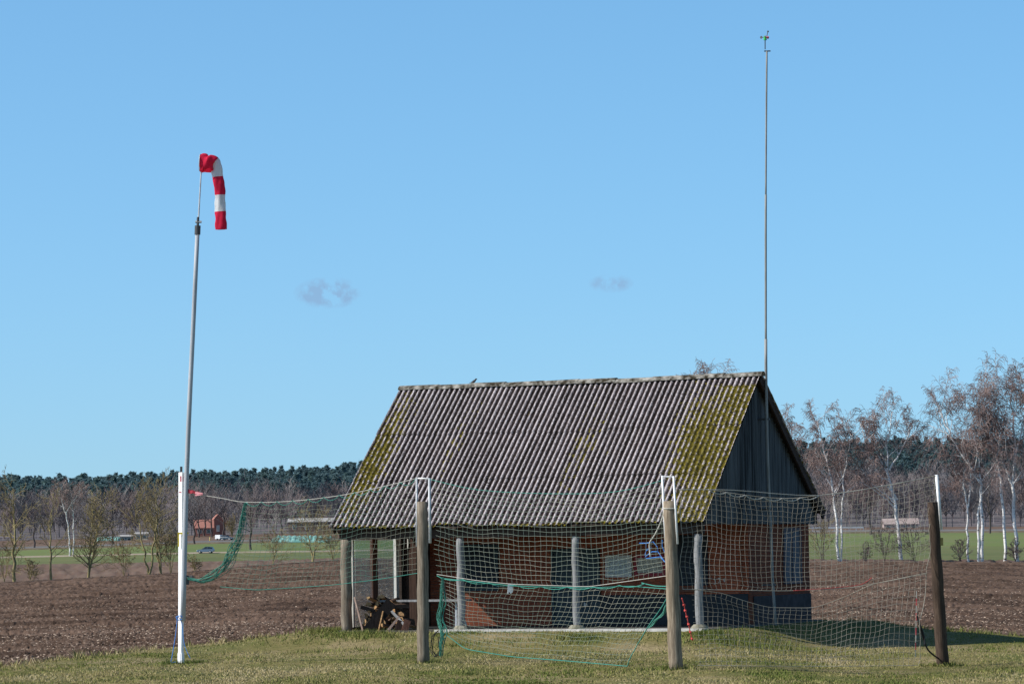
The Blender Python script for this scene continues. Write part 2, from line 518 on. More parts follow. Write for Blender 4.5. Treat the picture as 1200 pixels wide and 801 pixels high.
def strip(name, A, B, rows, mat, amp=0.0):
    nA = len(A); t = np.linspace(0, 1, rows)[:, None, None]
    P = A[None] * (1 - t) + B[None] * t
    if amp:
        P[1:-1, :, 2] += amp * RNG.uniform(-1, 1, P[1:-1, :, 2].shape)
    V = P.reshape(-1, 3); i = np.arange((rows - 1) * nA).reshape(rows - 1, nA)[:, :-1].ravel()
    Fc = np.stack([i, i + 1, i + nA + 1, i + nA], 1)
    return tag(from_np(name, V, Fc, mat, smooth=True), kind='structure')


PXS = np.linspace(-420, 1650, 415)
B2 = [(-420, 712, 300), (0, 682, 300), (100, 676.5, 305), (210, 670.5, 310), (300, 662, 320), (390, 656, 330), (600, 655, 335), (960, 657.5, 345), (1200, 658.5, 348), (1650, 661, 350)]
B3 = [(-420, 668, 470), (0, 661.5, 480), (200, 658, 490), (390, 655, 500), (600, 653, 480), (960, 656, 380), (1200, 657, 380), (1650, 659, 380)]
B4 = [(-420, 660, 845), (0, 653.5, 845), (240, 648, 850), (390, 646, 850), (600, 642, 840), (1000, 640, 700), (1200, 639.5, 700), (1650, 637, 700)]
B4b = [(p[0], p[1] - 1.7, p[2] + 6) for p in B4]
B5 = [(-420, 651, 1000), (0, 645, 1000), (100, 642, 1000), (240, 637, 1000), (390, 634, 1000), (600, 630, 1000), (1000, 624.5, 1000), (1200, 623.5, 1000), (1650, 620, 1000)]
B6 = [(p[0], p[1] - 2.0, p[2] + 40) for p in B5]
B7 = [(p[0], p[1] - 4.0, p[2] + 70) for p in B5]
B8 = [(-420, 637, 1200), (0, 633.5, 1200), (240, 626.5, 1200), (390, 624, 1200), (600, 622, 1200), (1000, 617.5, 1200), (1200, 616.5, 1200), (1650, 612, 1200)]
TOPS = [(-420, 566), (-200, 560), (0, 557), (100, 556), (200, 552), (280, 549), (350, 546), (420, 541), (640, 528), (900, 516), (1000, 513), (1090, 510), (1200, 513), (1400, 520), (1650, 528)]
B9 = [(p[0], p[1] + 31, 2100) for p in TOPS]
B10 = [(p[0], p[1] + 70, 3200) for p in TOPS]
W = {k: strip_bound(v, PXS) for k, v in dict(B2=B2, B3=B3, B4=B4, B4b=B4b, B5=B5, B6=B6, B7=B7, B8=B8, B9=B9, B10=B10).items()}

M['far_soil'] = ground_mat('far_soil', (.125, .08, .06), (.17, .112, .086), (.21, .155, .115), .03, .25, (1, .25, 1), 0)
M['meadow'] = ground_mat('meadow_grass', (.115, .14, .055), (.15, .175, .065), (.18, .175, .08), .012, .08, (1, .3, 1), 0)
M['meadow_bright'] = ground_mat('spring_meadow', (.125, .175, .06), (.165, .205, .072), (.185, .19, .09), .012, .07, (1, .3, 1), 0)
M['dry_verge'] = ground_mat('dry_verge', (.14, .105, .07), (.21, .165, .105), (.10, .10, .05), .05, .2, (1, 1, 1), 0)
M['track'] = ground_mat('sandy_track', (.30, .24, .19), (.40, .33, .26), (.22, .20, .12), .05, .2, (1, 1, 1), 0)
M['asphalt'] = ground_mat('worn_asphalt', (.16, .155, .155), (.22, .21, .205), (.13, .12, .115), .05, .2, (1, 1, 1), 0)
M['forest_floor'] = ground_mat('forest_floor', (.14, .125, .135), (.18, .155, .165), (.13, .135, .14), .02, .1, (1, 1, 1), 0)
M['base_soil'] = ground_mat('subsoil', (.12, .09, .06), (.15, .12, .07), (.10, .10, .05), .05, .4, (1, 1, 1), 0)

strip('far_field', W['B2'], W['B3'], 10, M['far_soil'], .25)
strip('meadow', W['B3'], W['B4'], 12, M['meadow'])
cut = int(np.searchsorted(PXS, 640))
strip('farm_track', W['B4'][:cut + 1], W['B4b'][:cut + 1], 3, M['track'])
strip('meadow', W['B4'][cut:], W['B4b'][cut:], 3, M['meadow_bright'])
strip('upper_meadow', W['B4b'], W['B5'], 12, M['meadow_bright'])
strip('road_verge', W['B5'], W['B6'], 4, M['dry_verge'], .25)
strip('country_road', W['B6'], W['B7'], 3, M['asphalt'])
strip('fallow_field', W['B7'], W['B8'], 8, M['far_soil'])
strip('hills', W['B8'], W['B9'], 14, M['forest_floor'])
strip('hills', W['B9'], W['B10'], 4, M['forest_floor'])
# one wide base sheet out to the horizon, a little under everything else
gs = MB()
for x0, x1, y0, y1 in ((-6000, 6000, -80, 8000),):
    gs.v += [(x0, y0, -3), (x1, y0, -3), (x1, y1, -3), (x0, y1, -3)]; gs.f.append((0, 1, 2, 3)); gs.mi.append(0)
tag(gs.build('ground', M['base_soil']), kind='structure')

# lawn
n = NT('lawn_turf'); v = n.coord()
fA = n.noise(n.coord((1, .45, 1)), .33, 5, .6); fB = n.noise(v, 5, 5, .7); fC = n.noise(n.coord((1, .3, 1)), 1.3, 4)
c = n.ramp(fA, [(.36, (.135, .14, .045)), (.5, (.225, .19, .08)), (.64, (.33, .26, .15))])
c = n.mix(n.ramp(fC, [(.5, 0.0), (.7, .6)]), c, (.095, .12, .03))
c = n.mix(n.ramp(fB, [(.45, 0.0), (.75, .6)]), c, (.05, .055, .02))
n.bump(fB, .6, .04)
M['lawn'] = n.done(c, .95, 0, .05)
na, nr = 300, 170
ang = np.linspace(ANG(-420), ANG(1650), na)
yb = edgeY(ang)
t = np.linspace(0, 1, nr)[:, None]
Yg = 1 / (1 / 36.0 * (1 - t) + (1 / yb)[None] * t)
X = ang[None] * Yg
Z = lawn_z(X, Yg) + .015 * vnoise(X * 3, Yg * 3, 5)
i = np.arange((nr - 1) * na).reshape(nr - 1, na)[:, :-1].ravel()
Q = np.stack([i, i + 1, i + na + 1, i + na], 1)
tag(from_np('lawn', np.stack([X, Yg, Z], -1).reshape(-1, 3), Q, M['lawn'], smooth=True), kind='structure')
# the same lawn carried on behind the camera
MBl = MB(); MBl.v += [(-60, -40, -.36), (60, -40, -.36), (60, 36.2, -.36), (-60, 36.2, -.36)]; MBl.f.append((0, 1, 2, 3)); MBl.mi.append(0)
tag(MBl.build('lawn', M['lawn']), kind='structure')

# ploughed field : furrows and clods as real relief
n = NT('ploughed_soil'); v = n.coord((1, 1, 1))
f1 = n.noise(n.coord((.5, 1, 1)), .5, 4); f2 = n.noise(n.coord((1, 1.6, 1)), 5, 5, .7); f3 = n.noise(n.coord((.22, .5, 1)), .9, 5, .65)
hgt_edge_shade = n.attr('hgt_edge_shade')
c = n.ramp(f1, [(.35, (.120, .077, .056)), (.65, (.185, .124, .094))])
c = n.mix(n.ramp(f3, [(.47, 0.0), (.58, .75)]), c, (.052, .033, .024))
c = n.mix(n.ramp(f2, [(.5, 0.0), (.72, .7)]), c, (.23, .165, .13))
c = n.mix(n.ramp(hgt_edge_shade, [(.25, .75), (.5, 0.0)]), c, (.035, .024, .02))
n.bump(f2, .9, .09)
M['soil'] = n.done(c, .98, 0, .05)
na, nr = 1040, 460
pxs = np.linspace(-420, 1650, na); ang = ANG(pxs)
y0 = edgeY(ang); far = strip_bound(B2, pxs); y1 = far[:, 1]
t = np.linspace(0, 1, nr)[:, None]
Yg = 1 / ((1 / y0)[None] * (1 - t) + (1 / y1)[None] * t)
X0 = ang[None] * Yg
zs = edgeZ(ang); lin = (Yg - y0[None]) / (y1 - y0)[None]
Z = zs[None] * (1 - lin) + far[None, :, 2] * lin
fade = np.minimum(1, np.minimum(t, 1 - t) * 30)
cy = Yg + .05 * X0                                     # furrow direction
rel = .06 * (1 - 2 * np.abs(vnoise(X0 * .05, cy * .45, 11))) + .05 * vnoise(X0 * .05, cy * .28, 16) + .07 * vnoise(X0 * .11, cy * .75, 12) + .055 * vnoise(X0 * .3, cy * 1.7, 13) + .035 * vnoise(X0 * 1.9, cy * 2.6, 14)
rel += .055 * RNG.uniform(-1, 1, rel.shape) ** 3
big = np.sqrt(np.clip(Yg / 90, 1, 3))
Z = Z + rel * fade * big
hg = np.clip(.5 + rel / .42, 0, 1); hg[-9:] *= np.linspace(.8, .0, 9)[:, None]  # last rows forced dark: shadow line of the far edge put into the soil colour
Xw = X0.copy(); Xw[-1] = far[:, 0]
i = np.arange((nr - 1) * na).reshape(nr - 1, na)[:, :-1].ravel()
Q = np.stack([i, i + 1, i + na + 1, i + na], 1)
tag(from_np('ploughed_field', np.stack([Xw, Yg, Z], -1).reshape(-1, 3), Q, M['soil'], attrs={'hgt_edge_shade': hg.ravel()}), kind='structure')


def field_z(a, Y):
    ya = np.interp(a, ang, y0); yb_ = np.interp(a, ang, y1); l = np.clip((Y - ya) / (yb_ - ya), 0, 1)
    return edgeZ(a) * (1 - l) + np.interp(a, ang, far[:, 2]) * l


# clods and straw on the field
def scatter_bits(name, N, mat, smin, smax, flat, label, cat, ypow=1.0, off=.05, sel=None):
    a = ANG(RNG.uniform(-250, 1450, N)); tt = RNG.uniform(0, 1, N) ** ypow
    ya = np.interp(a, ang, y0) + .15; yb_ = np.interp(a, ang, y1)
    Y = 1 / (1 / ya * (1 - tt) + 1 / yb_ * tt); Xx = a * Y; Zz = field_z(a, Y) + off
    s = RNG.uniform(smin, smax, N) * np.clip(np.sqrt(Y / 90), 1, 1.25); rot = RNG.uniform(0, 2 * PI, N)
    base = np.array([(-1, -.3, 0), (.2, -.6, .1), (1, 0, .05), (.3, .5, 0), (0, 0, 1.0)])
    Fb = np.array([(0, 1, 4), (1, 2, 4), (2, 3, 4), (3, 0, 4)])
    V = base[None] * (1 + RNG.uniform(-.35, .35, (N, 5, 3)))
    V[:, :, 2] *= flat
    ca, sa = np.cos(rot)[:, None], np.sin(rot)[:, None]
    xr = V[:, :, 0] * ca - V[:, :, 1] * sa; yr = V[:, :, 0] * sa + V[:, :, 1] * ca
    P = np.stack([xr * s[:, None] + Xx[:, None], yr * s[:, None] + Y[:, None], V[:, :, 2] * s[:, None] + Zz[:, None]], -1)
    Fc = Fb[None] + (np.arange(N) * 5)[:, None, None]
    o = from_np(name, P.reshape(-1, 3), Fc.reshape(-1, 3), mat)
    return tag(o, label, cat, kind='stuff')


M['clod'] = noisy('dry_clod', (.10, .068, .052), (.19, .135, .105), 3, (1, 1, 1), 1, 0, .4)
M['straw'] = noisy('straw', (.36, .26, .19), (.66, .52, .41), .8, (1, 1, 1), .9, 0, 0)
scatter_bits('soil_clods', 22000, M['clod'], .02, .075, .7, 'brown clods of turned earth all over the ploughed field', 'soil')
scatter_bits('straw_litter', 17000, M['straw'], .012, .043, .5, 'pale stalks of old straw lying on the ploughed field', 'straw', off=.07)

# grass blades on the lawn
def grass(name, N, pxr, yr, hmin, hmax, label, mats=None, sel=None, wid=.012, region=None):
    if region is None:
        a = ANG(RNG.uniform(pxr[0], pxr[1], N)); tt = RNG.uniform(0, 1, N)
        yb_ = edgeY(a) + .25
        Y = 1 / (1 / yr[0] * (1 - tt) + 1 / np.minimum(yr[1], yb_) * tt); Xx = a * Y
        u, vv = hut_uv(Xx, Y)
        keep = ~((u > 0) & (u < HL) & (vv > .05) & (vv < 9.3)); Xx, Y = Xx[keep], Y[keep]
    else:
        Xx, Y = region
    N = len(Xx)
    Zz = lawn_z(Xx, Y) - .01
    h = RNG.uniform(hmin, hmax, N) * (1 + .5 * vnoise(Xx * .8, Y * .5, 21)); ph = RNG.uniform(0, 2 * PI, N)
    wx = np.cos(ph) * wid * RNG.uniform(.6, 1.5, N); wy = np.sin(ph) * wid
    lx = RNG.normal(0, .5, N) * h; ly = RNG.normal(0, .5, N) * h
    P = np.empty((N, 3, 3))
    P[:, 0] = np.stack([Xx - wx, Y - wy, Zz], -1); P[:, 1] = np.stack([Xx + wx, Y + wy, Zz], -1)
    P[:, 2] = np.stack([Xx + lx, Y + ly, Zz + h], -1)
    pat = .5 + .34 * vnoise(Xx * .33, Y * .13, 22) + .26 * vnoise(Xx * 1.1, Y * .33, 23) + RNG.normal(0, .17, N)
    return tag(from_np(name, P.reshape(-1, 3), np.arange(N * 3).reshape(-1, 3), mats, attrs={'tone': np.repeat(np.clip(pat, 0, 1), 3)}), label, 'grass', kind='stuff')


def grassmat(name, stops):
    n = NT(name); c = n.ramp(n.attr('tone'), stops)
    return n.done(c, .9, 0, .1)


M['blade'] = grassmat('short_grass', [(.12, (.105, .14, .032)), (.40, (.21, .215, .066)), (.64, (.34, .285, .13)), (.95, (.50, .415, .25))])
M['blade_green'] = grassmat('lush_grass', [(.1, (.085, .125, .026)), (.5, (.165, .185, .05)), (.8, (.30, .26, .11))])
grass('lawn_grass', 300000, (-150, 1350), (44, 110), .02, .055, 'short olive and straw coloured grass of the lawn around the hut', M['blade'])
# lusher tufts : at the left corner of the hut, along the slab edge and at the foot of the posts
rx, ry = [], []
for cxp, cyp, sx_, sy_, N in ((384, 741, .4, .8, 900), (415, 743, .5, .4, 900), (330, 748, 1.6, .8, 300), (440, 746, 1.2, .3, 500), (600, 746, 3.4, .25, 900), (730, 745, 1.5, .2, 500),
                              (676, 744, .25, .2, 600), (820, 743, .35, .25, 900), (850, 745, .7, .5, 1000), (900, 752, 1.2, 1.5, 900), (540, 742, .25, .2, 500),
                              (496, 776, .2, .2, 160), (793, 784, .2, .2, 160), (1104, 780, .22, .25, 500), (213, 777, .25, .3, 350), (430, 772, 3, .4, 300)):
    p = on_ground(cxp, cyp)
    rx.append(RNG.normal(p.x, sx_, N)); ry.append(RNG.normal(p.y, sy_, N))
rx = np.concatenate(rx); ry = np.concatenate(ry); u_, v_ = hut_uv(rx, ry)
kp = ~((u_ > -.1) & (u_ < HL + .1) & (v_ > .1) & (v_ < 9.4)); rx, ry = rx[kp], ry[kp]
grass('grass_tufts', len(rx), None, None, .04, .13, 'taller fresh green grass tufts at the hut slab and post feet', M['blade_green'], region=(rx, ry))
p = on_ground(386, 740); N = 700
grass('grass_tufts', N, None, None, .12, .3, 'tall bright green tuft beside the left hut post', M['blade_green'], region=(RNG.normal(p.x, .3, N), RNG.normal(p.y, .35, N)))

ea = ANG(RNG.uniform(-250, 1400, 5200)); clump = vnoise(ea * 900, ea * 0 + 3, 77)
ea = ea[clump > -.15]; ey = edgeY(ea) + RNG.normal(-.15, .35, len(ea))
kp = (np.abs(ANG(640) - ea) > ANG(640 + 240) - ANG(640)) ; ea, ey = ea[kp], ey[kp]
grass('grass_tufts', len(ea), None, None, .06, .2, 'ragged grass tufts straggling along the edge of the ploughed field', M['blade'], region=(ea * ey, ey))

# ------------------------------------------------------------------ THE HUT
hut = empty('brick_hut', (HX, HY, 0), -HTH)
tag(hut, 'low brick hut with open porch and steep mossy corrugated roof', 'hut')


def P2(u, v, z): return (-u, v, z)               # hut local coordinates


def roof_slope(front):
    npit = 68; per = 8; nu = npit * per + 1
    us = np.linspace(0, HL, nu)
    prof = .5 + .5 * np.cos(us / HL * npit * 2 * PI)
    sheets = 4
    V, Fc, pr, mo = [], [], [], []
    base = 0
    a, ze = (HA, HF) if front else (HB, HBK)
    slope = math.atan2(HR - ze, a); Ls = math.hypot(a, HR - ze)
    bounds = [0, .34, .665, 1.0]
    for sidx in range(3):
        s0, s1 = bounds[sidx], bounds[sidx + 1]
        if sidx > 0: s0 -= .025
        rows = 22
        ss = np.linspace(s0, s1, rows)
        lift = np.interp(ss, [s0, s1], [.030, .008]) + (0 if sidx else 0)
        sheet_id = np.floor(us / HL * npit / 6.0).astype(int)
        jit = np.random.default_rng(40 + sidx).normal(0, 1, 20)
        edge_off = jit[sheet_id % 20] * .006
        SS, UU = np.meshgrid(ss, us, indexing='ij')
        S2 = SS.copy(); S2[0] += edge_off
        if sidx == 0: S2[0] += RNG.normal(0, .0025, nu)
        sag = -.035 * np.sin(UU / HL * PI) - .015 * np.sin(UU * 1.3 + 2) * (1 - SS)
        hh = .05 * prof[None] + lift[:, None] + .004 * RNG.normal(0, 1, SS.shape) + sag + jit[(sheet_id + 3) % 20][None] * .004
        y = S2 * Ls * math.cos(slope) - hh * math.sin(slope)
        z = ze + S2 * Ls * math.sin(slope) + hh * math.cos(slope)
        if not front: y = HA + HB - y
        V.append(np.stack([-UU, y, z], -1).reshape(-1, 3)); pr.append(np.broadcast_to(prof[None], SS.shape).ravel())
        # moss : a band by the right verge, a thinner one by the left verge, some at the eave and in streaks
        r_ = np.exp(-((UU - 1.0 - .6 * (SS - .5)) / .75) ** 2) * np.exp(-((SS - .50) / .42) ** 2) * .95
        r2 = np.exp(-((UU - .4) / .95) ** 2) * .74 * (SS < .93)
        l_ = np.exp(-((UU - HL + .35) / .5) ** 2) * np.exp(-((SS - .45) / .5) ** 2) * .85
        e_ = np.exp(-(SS / .022) ** 2) * .68
        st = .38 * (vnoise(UU * 1.6, SS * 1.2, 31) > .45) * np.exp(-((SS - .5) / .35) ** 2)
        mo.append(np.clip(np.maximum.reduce([r_, r2, l_, e_, st]), 0, 1).ravel())
        i = np.arange((rows - 1) * nu).reshape(rows - 1, nu)[:, :-1].ravel() + base
        q = np.stack([i, i + 1, i + nu + 1, i + nu], 1)
        if front: q = q[:, ::-1]
        Fc.append(q); base += rows * nu
    o = from_np('roof', np.concatenate(V), np.concatenate(Fc), M['roof'], hut, smooth=True,
                attrs={'prof': np.concatenate(pr), 'moss': np.concatenate(mo)})
    return o


roof = roof_slope(True); roof_slope(False)
q = MB(); q.v += [P2(HL - .03, .03, HF - .035), P2(.03, .03, HF - .035), P2(.03, HA, HR - .045), P2(HL - .03, HA, HR - .045), P2(HL - .03, HA + HB - .03, HBK - .035), P2(.03, HA + HB - .03, HBK - .035)]
q.f += [(0, 3, 2, 1), (3, 4, 5, 2)]; q.mi += [0, 0]; q.build('added_lining', M['beam'], hut)  # dark sheet added under the roof to cut bounced light
# ridge cap : overlapping mossy half round pieces, slightly out of line
rc = MB(); uu = -.02; k = 0
while uu < HL:
    L_ = random.uniform(1.0, 1.25); u1 = min(uu + L_, HL + .03)
    sagm = lambda q: -.035 * math.sin(max(0, min(1, q / HL)) * PI)
    z0 = HR + random.uniform(.0, .035); prof = []
    for a in range(9):
        an = PI * a / 8
        prof.append(Vector((0, HA + .17 * math.cos(an), z0 - .06 + .125 * math.sin(an))))
    for a in range(8, -1, -1):
        an = PI * a / 8
        prof.append(Vector((0, HA + .15 * math.cos(an), z0 - .06 + .105 * math.sin(an))))
    rc.prism(prof, [Vector((-uu + .04, 0, sagm(uu) + random.uniform(0, .02))), Vector((-u1, 0, sagm(u1)))])
    uu = u1; k += 1
rc.build('ridge_cap', noisy('ridge_cap_lichen', (.04, .033, .022), (.42, .40, .36), 5, (1, 1, 1), .95, 0, .8, .03, 6, .4, .66, .1), roof)
# moss fringe along the eave (hangs from the sheet ends)
# timber : eave beam, rafters, purlins
bm_ = MB(); bm_.box(-HL + .15, .22, HF - .30, -.15, .40, HF - .03)
bm_.build('eave_beam', M['beam'], hut)
for kk in range(7):
    u = .25 + kk * (HL - .5) / 6
    rb = MB(); rb.obox(P2(u, .05, HF - .10), P2(u, HA, HR - .12), .10, .12); rb.build('rafter', M['beam'], hut)
vb = MB(); vb.obox(P2(.06, HA + .06, HR - .08), P2(.06, HA + HB + .02, HBK - .10), .05, .26)
vb.build('bargeboard', wood('bargeboard_wood', (.03, .02, .017), (.09, .06, .05), 'Y'), hut)
vb = MB(); vb.obox(P2(HL - .08, .05, HF - .09), P2(HL - .08, HA, HR - .09), .04, .14)
vb.obox(P2(HL - .08, HA + .06, HR - .09), P2(HL - .08, HA + HB - .05, HBK - .09), .04, .14)
vb.build('bargeboard', M['beam'], hut)
# gable cladding : corrugated upright sheets in the triangle
for uG, name in ((.26, 'gable_cladding'), (HL - .3, 'gable_cladding')):
    vs = np.arange(.06, HA + HB - .04, .177 / 8)
    pf = .034 * np.cos(vs / .177 * 2 * PI)
    top = np.where(vs < HA, HF + (HR - HF) * vs / HA, HBK + (HR - HBK) * (HA + HB - vs) / HB) - .05
    bot = np.full_like(vs, 2.70) + .01 * RNG.normal(0, 1, len(vs))
    bot = np.minimum(bot, top - .01)
    sgn = 1 if uG < 1 else -1
    Vv = np.concatenate([np.stack([np.full_like(vs, -uG) + sgn * pf, vs, bot], -1), np.stack([np.full_like(vs, -uG) + sgn * pf, vs, top], -1)])
    nv = len(vs); i = np.arange(nv - 1); Fc = np.stack([i, i + 1, i + 1 + nv, i + nv], 1)
    from_np(name, Vv, Fc, M['cladding'], hut, smooth=True)
# slab
sb = MB(); sb.box(-HL + .15, .0, -.45, -.1, HA + HB - .1, .045); sb.build('floor_slab', noisy('shaded_floor', (.06, .055, .05), (.12, .11, .10), 3), hut)  # porch shade put into the dark floor colour, only the front edge stays pale
sb = MB(); sb.box(-HL + 3.1, -.12, -.45, -.08, .34, .06); sb.build('slab_edge', M['concrete'], hut)
# front wall with openings filled by door and windows set on it
UW0, UW1 = .45, HL - .28
fw = MB(); fw.box(-UW1, WR, .045, -UW0, WR + .24, HF + (HR - HF) * WR / HA - .35); fw.build('front_wall', M['brick'], hut)
gw = MB(); gw.box(-UW0 - .002, WR + .003, .045, -UW0 + .001 + .0, HA + HB - .15, 2.74)
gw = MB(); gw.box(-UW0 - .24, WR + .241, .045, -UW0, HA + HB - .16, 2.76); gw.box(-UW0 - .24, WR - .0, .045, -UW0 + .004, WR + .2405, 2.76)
gw.build('gable_wall', M['brick_side_shaded'], hut)
gw = MB(); gw.box(-UW1, WR + .241, .045, -UW1 + .24, HA + HB - .16, 2.9); gw.build('gable_wall', M['brick_side_shaded'], hut)
gw = MB(); gw.box(-UW1 + .24, HA + HB - .40, .045, -UW0 - .24, HA + HB - .163, 2.95); gw.build('back_wall', M['brick'], hut)
pl = MB(); pl.box(-UW0 + .005, WR + .3, -.3, -UW0 + .03, HA + HB - .15, .78); pl.build('plinth', noisy('dark_plinth', (.03, .022, .026), (.06, .045, .05), 4), hut)


def wall_rect(x0, y0, x1, y1, v=WR):
    (ua, za), (ub, zb) = on_v(x0, y1, v), on_v(x1, y0, v)
    return -ua, za, -ub, zb        # local x0,z0,x1,z1


def framed(name, rect, v, dep, fmat, pmat, fw_, pname='pane', pdep=None, bars=0):
    x0, z0, x1, z1 = rect; f = MB()
    f.box(x0, v - dep, z0, x0 + fw_, v - .002, z1); f.box(x1 - fw_, v - dep, z0, x1, v - .002, z1)
    f.box(x0 + fw_, v - dep, z0, x1 - fw_, v - .002, z0 + fw_); f.box(x0 + fw_, v - dep, z1 - fw_, x1 - fw_, v - .002, z1)
    for b in range(bars):
        zz = z0 + (z1 - z0) * (b + 1) / (bars + 1); f.box(x0 + fw_, v - dep + .004, zz - .02, x1 - fw_, v - .004, zz + .02)
    o = f.build(name, fmat, hut)
    p_ = MB(); p_.box(x0 + fw_, v - (pdep or dep * .5), z0 + fw_, x1 - fw_, v - .003, z1 - fw_); p_.build(pname, pmat, o)
    return o


r = wall_rect(648, 642, 703, 741); r = (r[0], .05, r[2], r[3])
d = framed('door', r, WR, .06, M['teal_door'], M['teal_door'], .08, 'door_leaf', .03)
hb = MB(); (uh, zh) = on_v(686, 708, WR); hb.obox(P2(uh, WR - .07, zh), P2(uh - .09, WR - .07, zh), .025, .03); hb.box(-uh - .02, WR - .05, zh - .06, -uh + .02, WR - .028, zh + .06)
hb.build('handle', M['white_frame'], d)
framed('window', wall_rect(541, 637, 584, 692), WR, .06, M['teal_door'], M['navy'], .07, 'shutter', .03, 0)
framed('window', wall_rect(783, 626, 829, 686), WR, .06, M['navy'], M['navy'], .07, 'pane', .02, 1)
r = wall_rect(783, 687.5, 832, 693); lg = MB(); lg.box(r[0], WR - .12, r[1], r[2], WR - .003, r[3]); lg.build('sill', M['redwood'], hut)
r = wall_rect(705, 695, 894, 740); dp = MB(); dp.box(r[0], WR - .05, .05, -UW0 - .02, WR - .003, r[3]); dp.build('dado_panel', M['navy'], hut)
pw = MB(); CV = WR - .62; xw = -UW1 - .02
cup_r = -on_v(493, 700, CV)[0]
while xw < cup_r:
    pw.box(xw, CV + random.uniform(0, .012), .06, min(xw + .14, cup_r), WR - .004, 2.55); xw += .143
pw.build('plank_cupboard', M['plank'], hut)
q = MB(); q.box(-UW1 - .12, 3.55, .06, -UW1 + .05, CV - .003, 2.6); q.build('corner_post', M['beam'], hut)
for q in (469, 473.5, 478):
    (us_, zs_), (us2, zs2) = on_v(q, 642, CV - .02), on_v(q, 627, CV - .02)
    b = MB(); b.obox(P2(us_, CV - .02, zs_), P2(us_, CV - .02, zs2), .028, .02); b.build('window_bar', M['white_frame'], hut)
# gable window with pale curtain on the right
(va, za), (vb_, zb) = on_u(918, 684, UW0), on_u(937, 618, UW0)
f = MB(); xg = -UW0
f.box(xg + .002, va, za, xg + .05, va + .08, zb); f.box(xg + .002, vb_ - .08, za, xg + .05, vb_, zb)
f.box(xg + .002, va + .08, zb - .08, xg + .05, vb_ - .08, zb); f.box(xg + .002, va + .08, za, xg + .05, vb_ - .08, za + .08)
f.box(xg + .004, (va + vb_) / 2 - .03, za + .08, xg + .046, (va + vb_) / 2 + .03, zb - .08)
gwn = f.build('window', noisy('grey_window_frame', (.09, .065, .08), (.10, .105, .125), 5), hut)
p_ = MB(); p_.box(xg + .003, va + .08, za + .08, xg + .02, vb_ - .08, zb - .08); p_.build('curtain', M['curtain'], gwn)
# white marks on the brick beside the right porch window
mk = MB()
for x0, pts in ((838, [(-1, 678), (0, 679), (.4, 683), (-.9, 684)]), (843, [(-1, 677), (.6, 677.6), (.2, 679.5), (.9, 681), (-.8, 681.8)]), (848.6, [(-.9, 679), (.2, 677.4), (.3, 681.4)])):
    pp = []
    for q in pts:
        u, z = on_v(x0 + q[0] * 1.3, q[1], WR); pp.append(P2(u, WR - .008, z))
    mk.tube(pp, .013, 5)
mk.build('white_mark', M['white_frame'], hut)
# porch posts
M['foot'] = noisy('mossy_footing', (.14, .13, .09), (.30, .28, .22), 7)
PV = .32
for px, yb_, rr, lean in ((406.5, 738, .15, .02), (541, 741, .105, .02), (676, 741, .095, .02), (820, 739, .105, .01)):
    u, z = on_v(px, yb_, PV); ztop = HF - .30
    pp = MB(); npts = 12
    pts = [P2(u + lean * 0 + .012 * math.sin(k * 1.3 + px), PV + .01 * math.cos(k * 1.7), -.05 + (ztop + .05) * k / (npts - 1)) for k in range(npts)]
    pp.tube(pts, [rr * (1 + .04 * math.sin(k * 2.1 + px)) for k in range(npts)], 14)
    po = pp.build('porch_post', M['post'] if px < 410 else M['porchpost'], hut, smooth=True)
    if px > 500:
        ft = MB(); ft.tube([P2(u, PV, -.1), P2(u, PV, .10), P2(u, PV, .16)], [.24, .21, .15], 12); ft.build('footing', M['foot'], po)
# glazed windbreak closing the left side of the porch
ug = HL - .32
wb = None
gz0, gz1 = .12, HF - .16
vs3 = [on_u(413, 680, ug)[0], on_u(438.5, 680, ug)[0], on_u(464.5, 680, ug)[0]]
f = MB()
f.box(-ug - .03, vs3[0], gz1, -ug + .03, vs3[2], gz1 + .07)
fr = f.build('windbreak_frame', M['beam'], hut)
f = MB(); f.box(-ug - .03, vs3[0], gz0 - .07, -ug + .03, vs3[2], gz0); f.build('bottom_rail', M['beam'], fr)
for k, vv in enumerate(vs3):
    st_ = MB(); wv = (.10, .30, .16)[k]
    st_.box(-ug - .04, vv - wv / 2, gz0 + .001, -ug + .04, vv + wv / 2, gz1 - .001)
    st_.build('mullion', M['redwood'] if k == 1 else M['white_frame'], fr)
for k in range(2):
    g = MB(); g.box(-ug - .006, vs3[k] + .17, gz0 + .002, -ug + .006, vs3[k + 1] - .17 + .02, gz1 - .002); g.build('pane', M['glass'], fr)

# ------------------------------------------------------------------ things at the hut
def notice(name, px0, py0, px1, py1, fm, pm, label):
    x0, z0, x1, z1 = wall_rect(px0, py0, px1, py1)
    o = empty(name, HW(-(x0 + x1) / 2, WR, z0), -HTH); w2 = (x1 - x0) / 2; h = z1 - z0
    f = MB(); fr_ = .09
    f.box(-w2, -.05, 0, -w2 + fr_, -.004, h); f.box(w2 - fr_, -.05, 0, w2, -.004, h); f.box(-w2 + fr_, -.05, 0, w2 - fr_, -.004, fr_); f.box(-w2 + fr_, -.05, h - fr_, w2 - fr_, -.004, h)
    f.build('frame', fm, o)
    b = MB(); b.box(-w2 + fr_, -.03, fr_, w2 - fr_, -.005, h - fr_); b.build('board', pm, o)
    tag(o, label, 'notice board'); return o


notice('notice_board', 710, 650, 740.5, 676, M['white_frame'], M['paper'], 'white framed notice board on the shaded brick wall beside the door')
notice('notice_board', 744, 649, 780, 675, M['red_frame'], M['paper_old'], 'red framed notice board on the shaded brick wall near the middle net post')

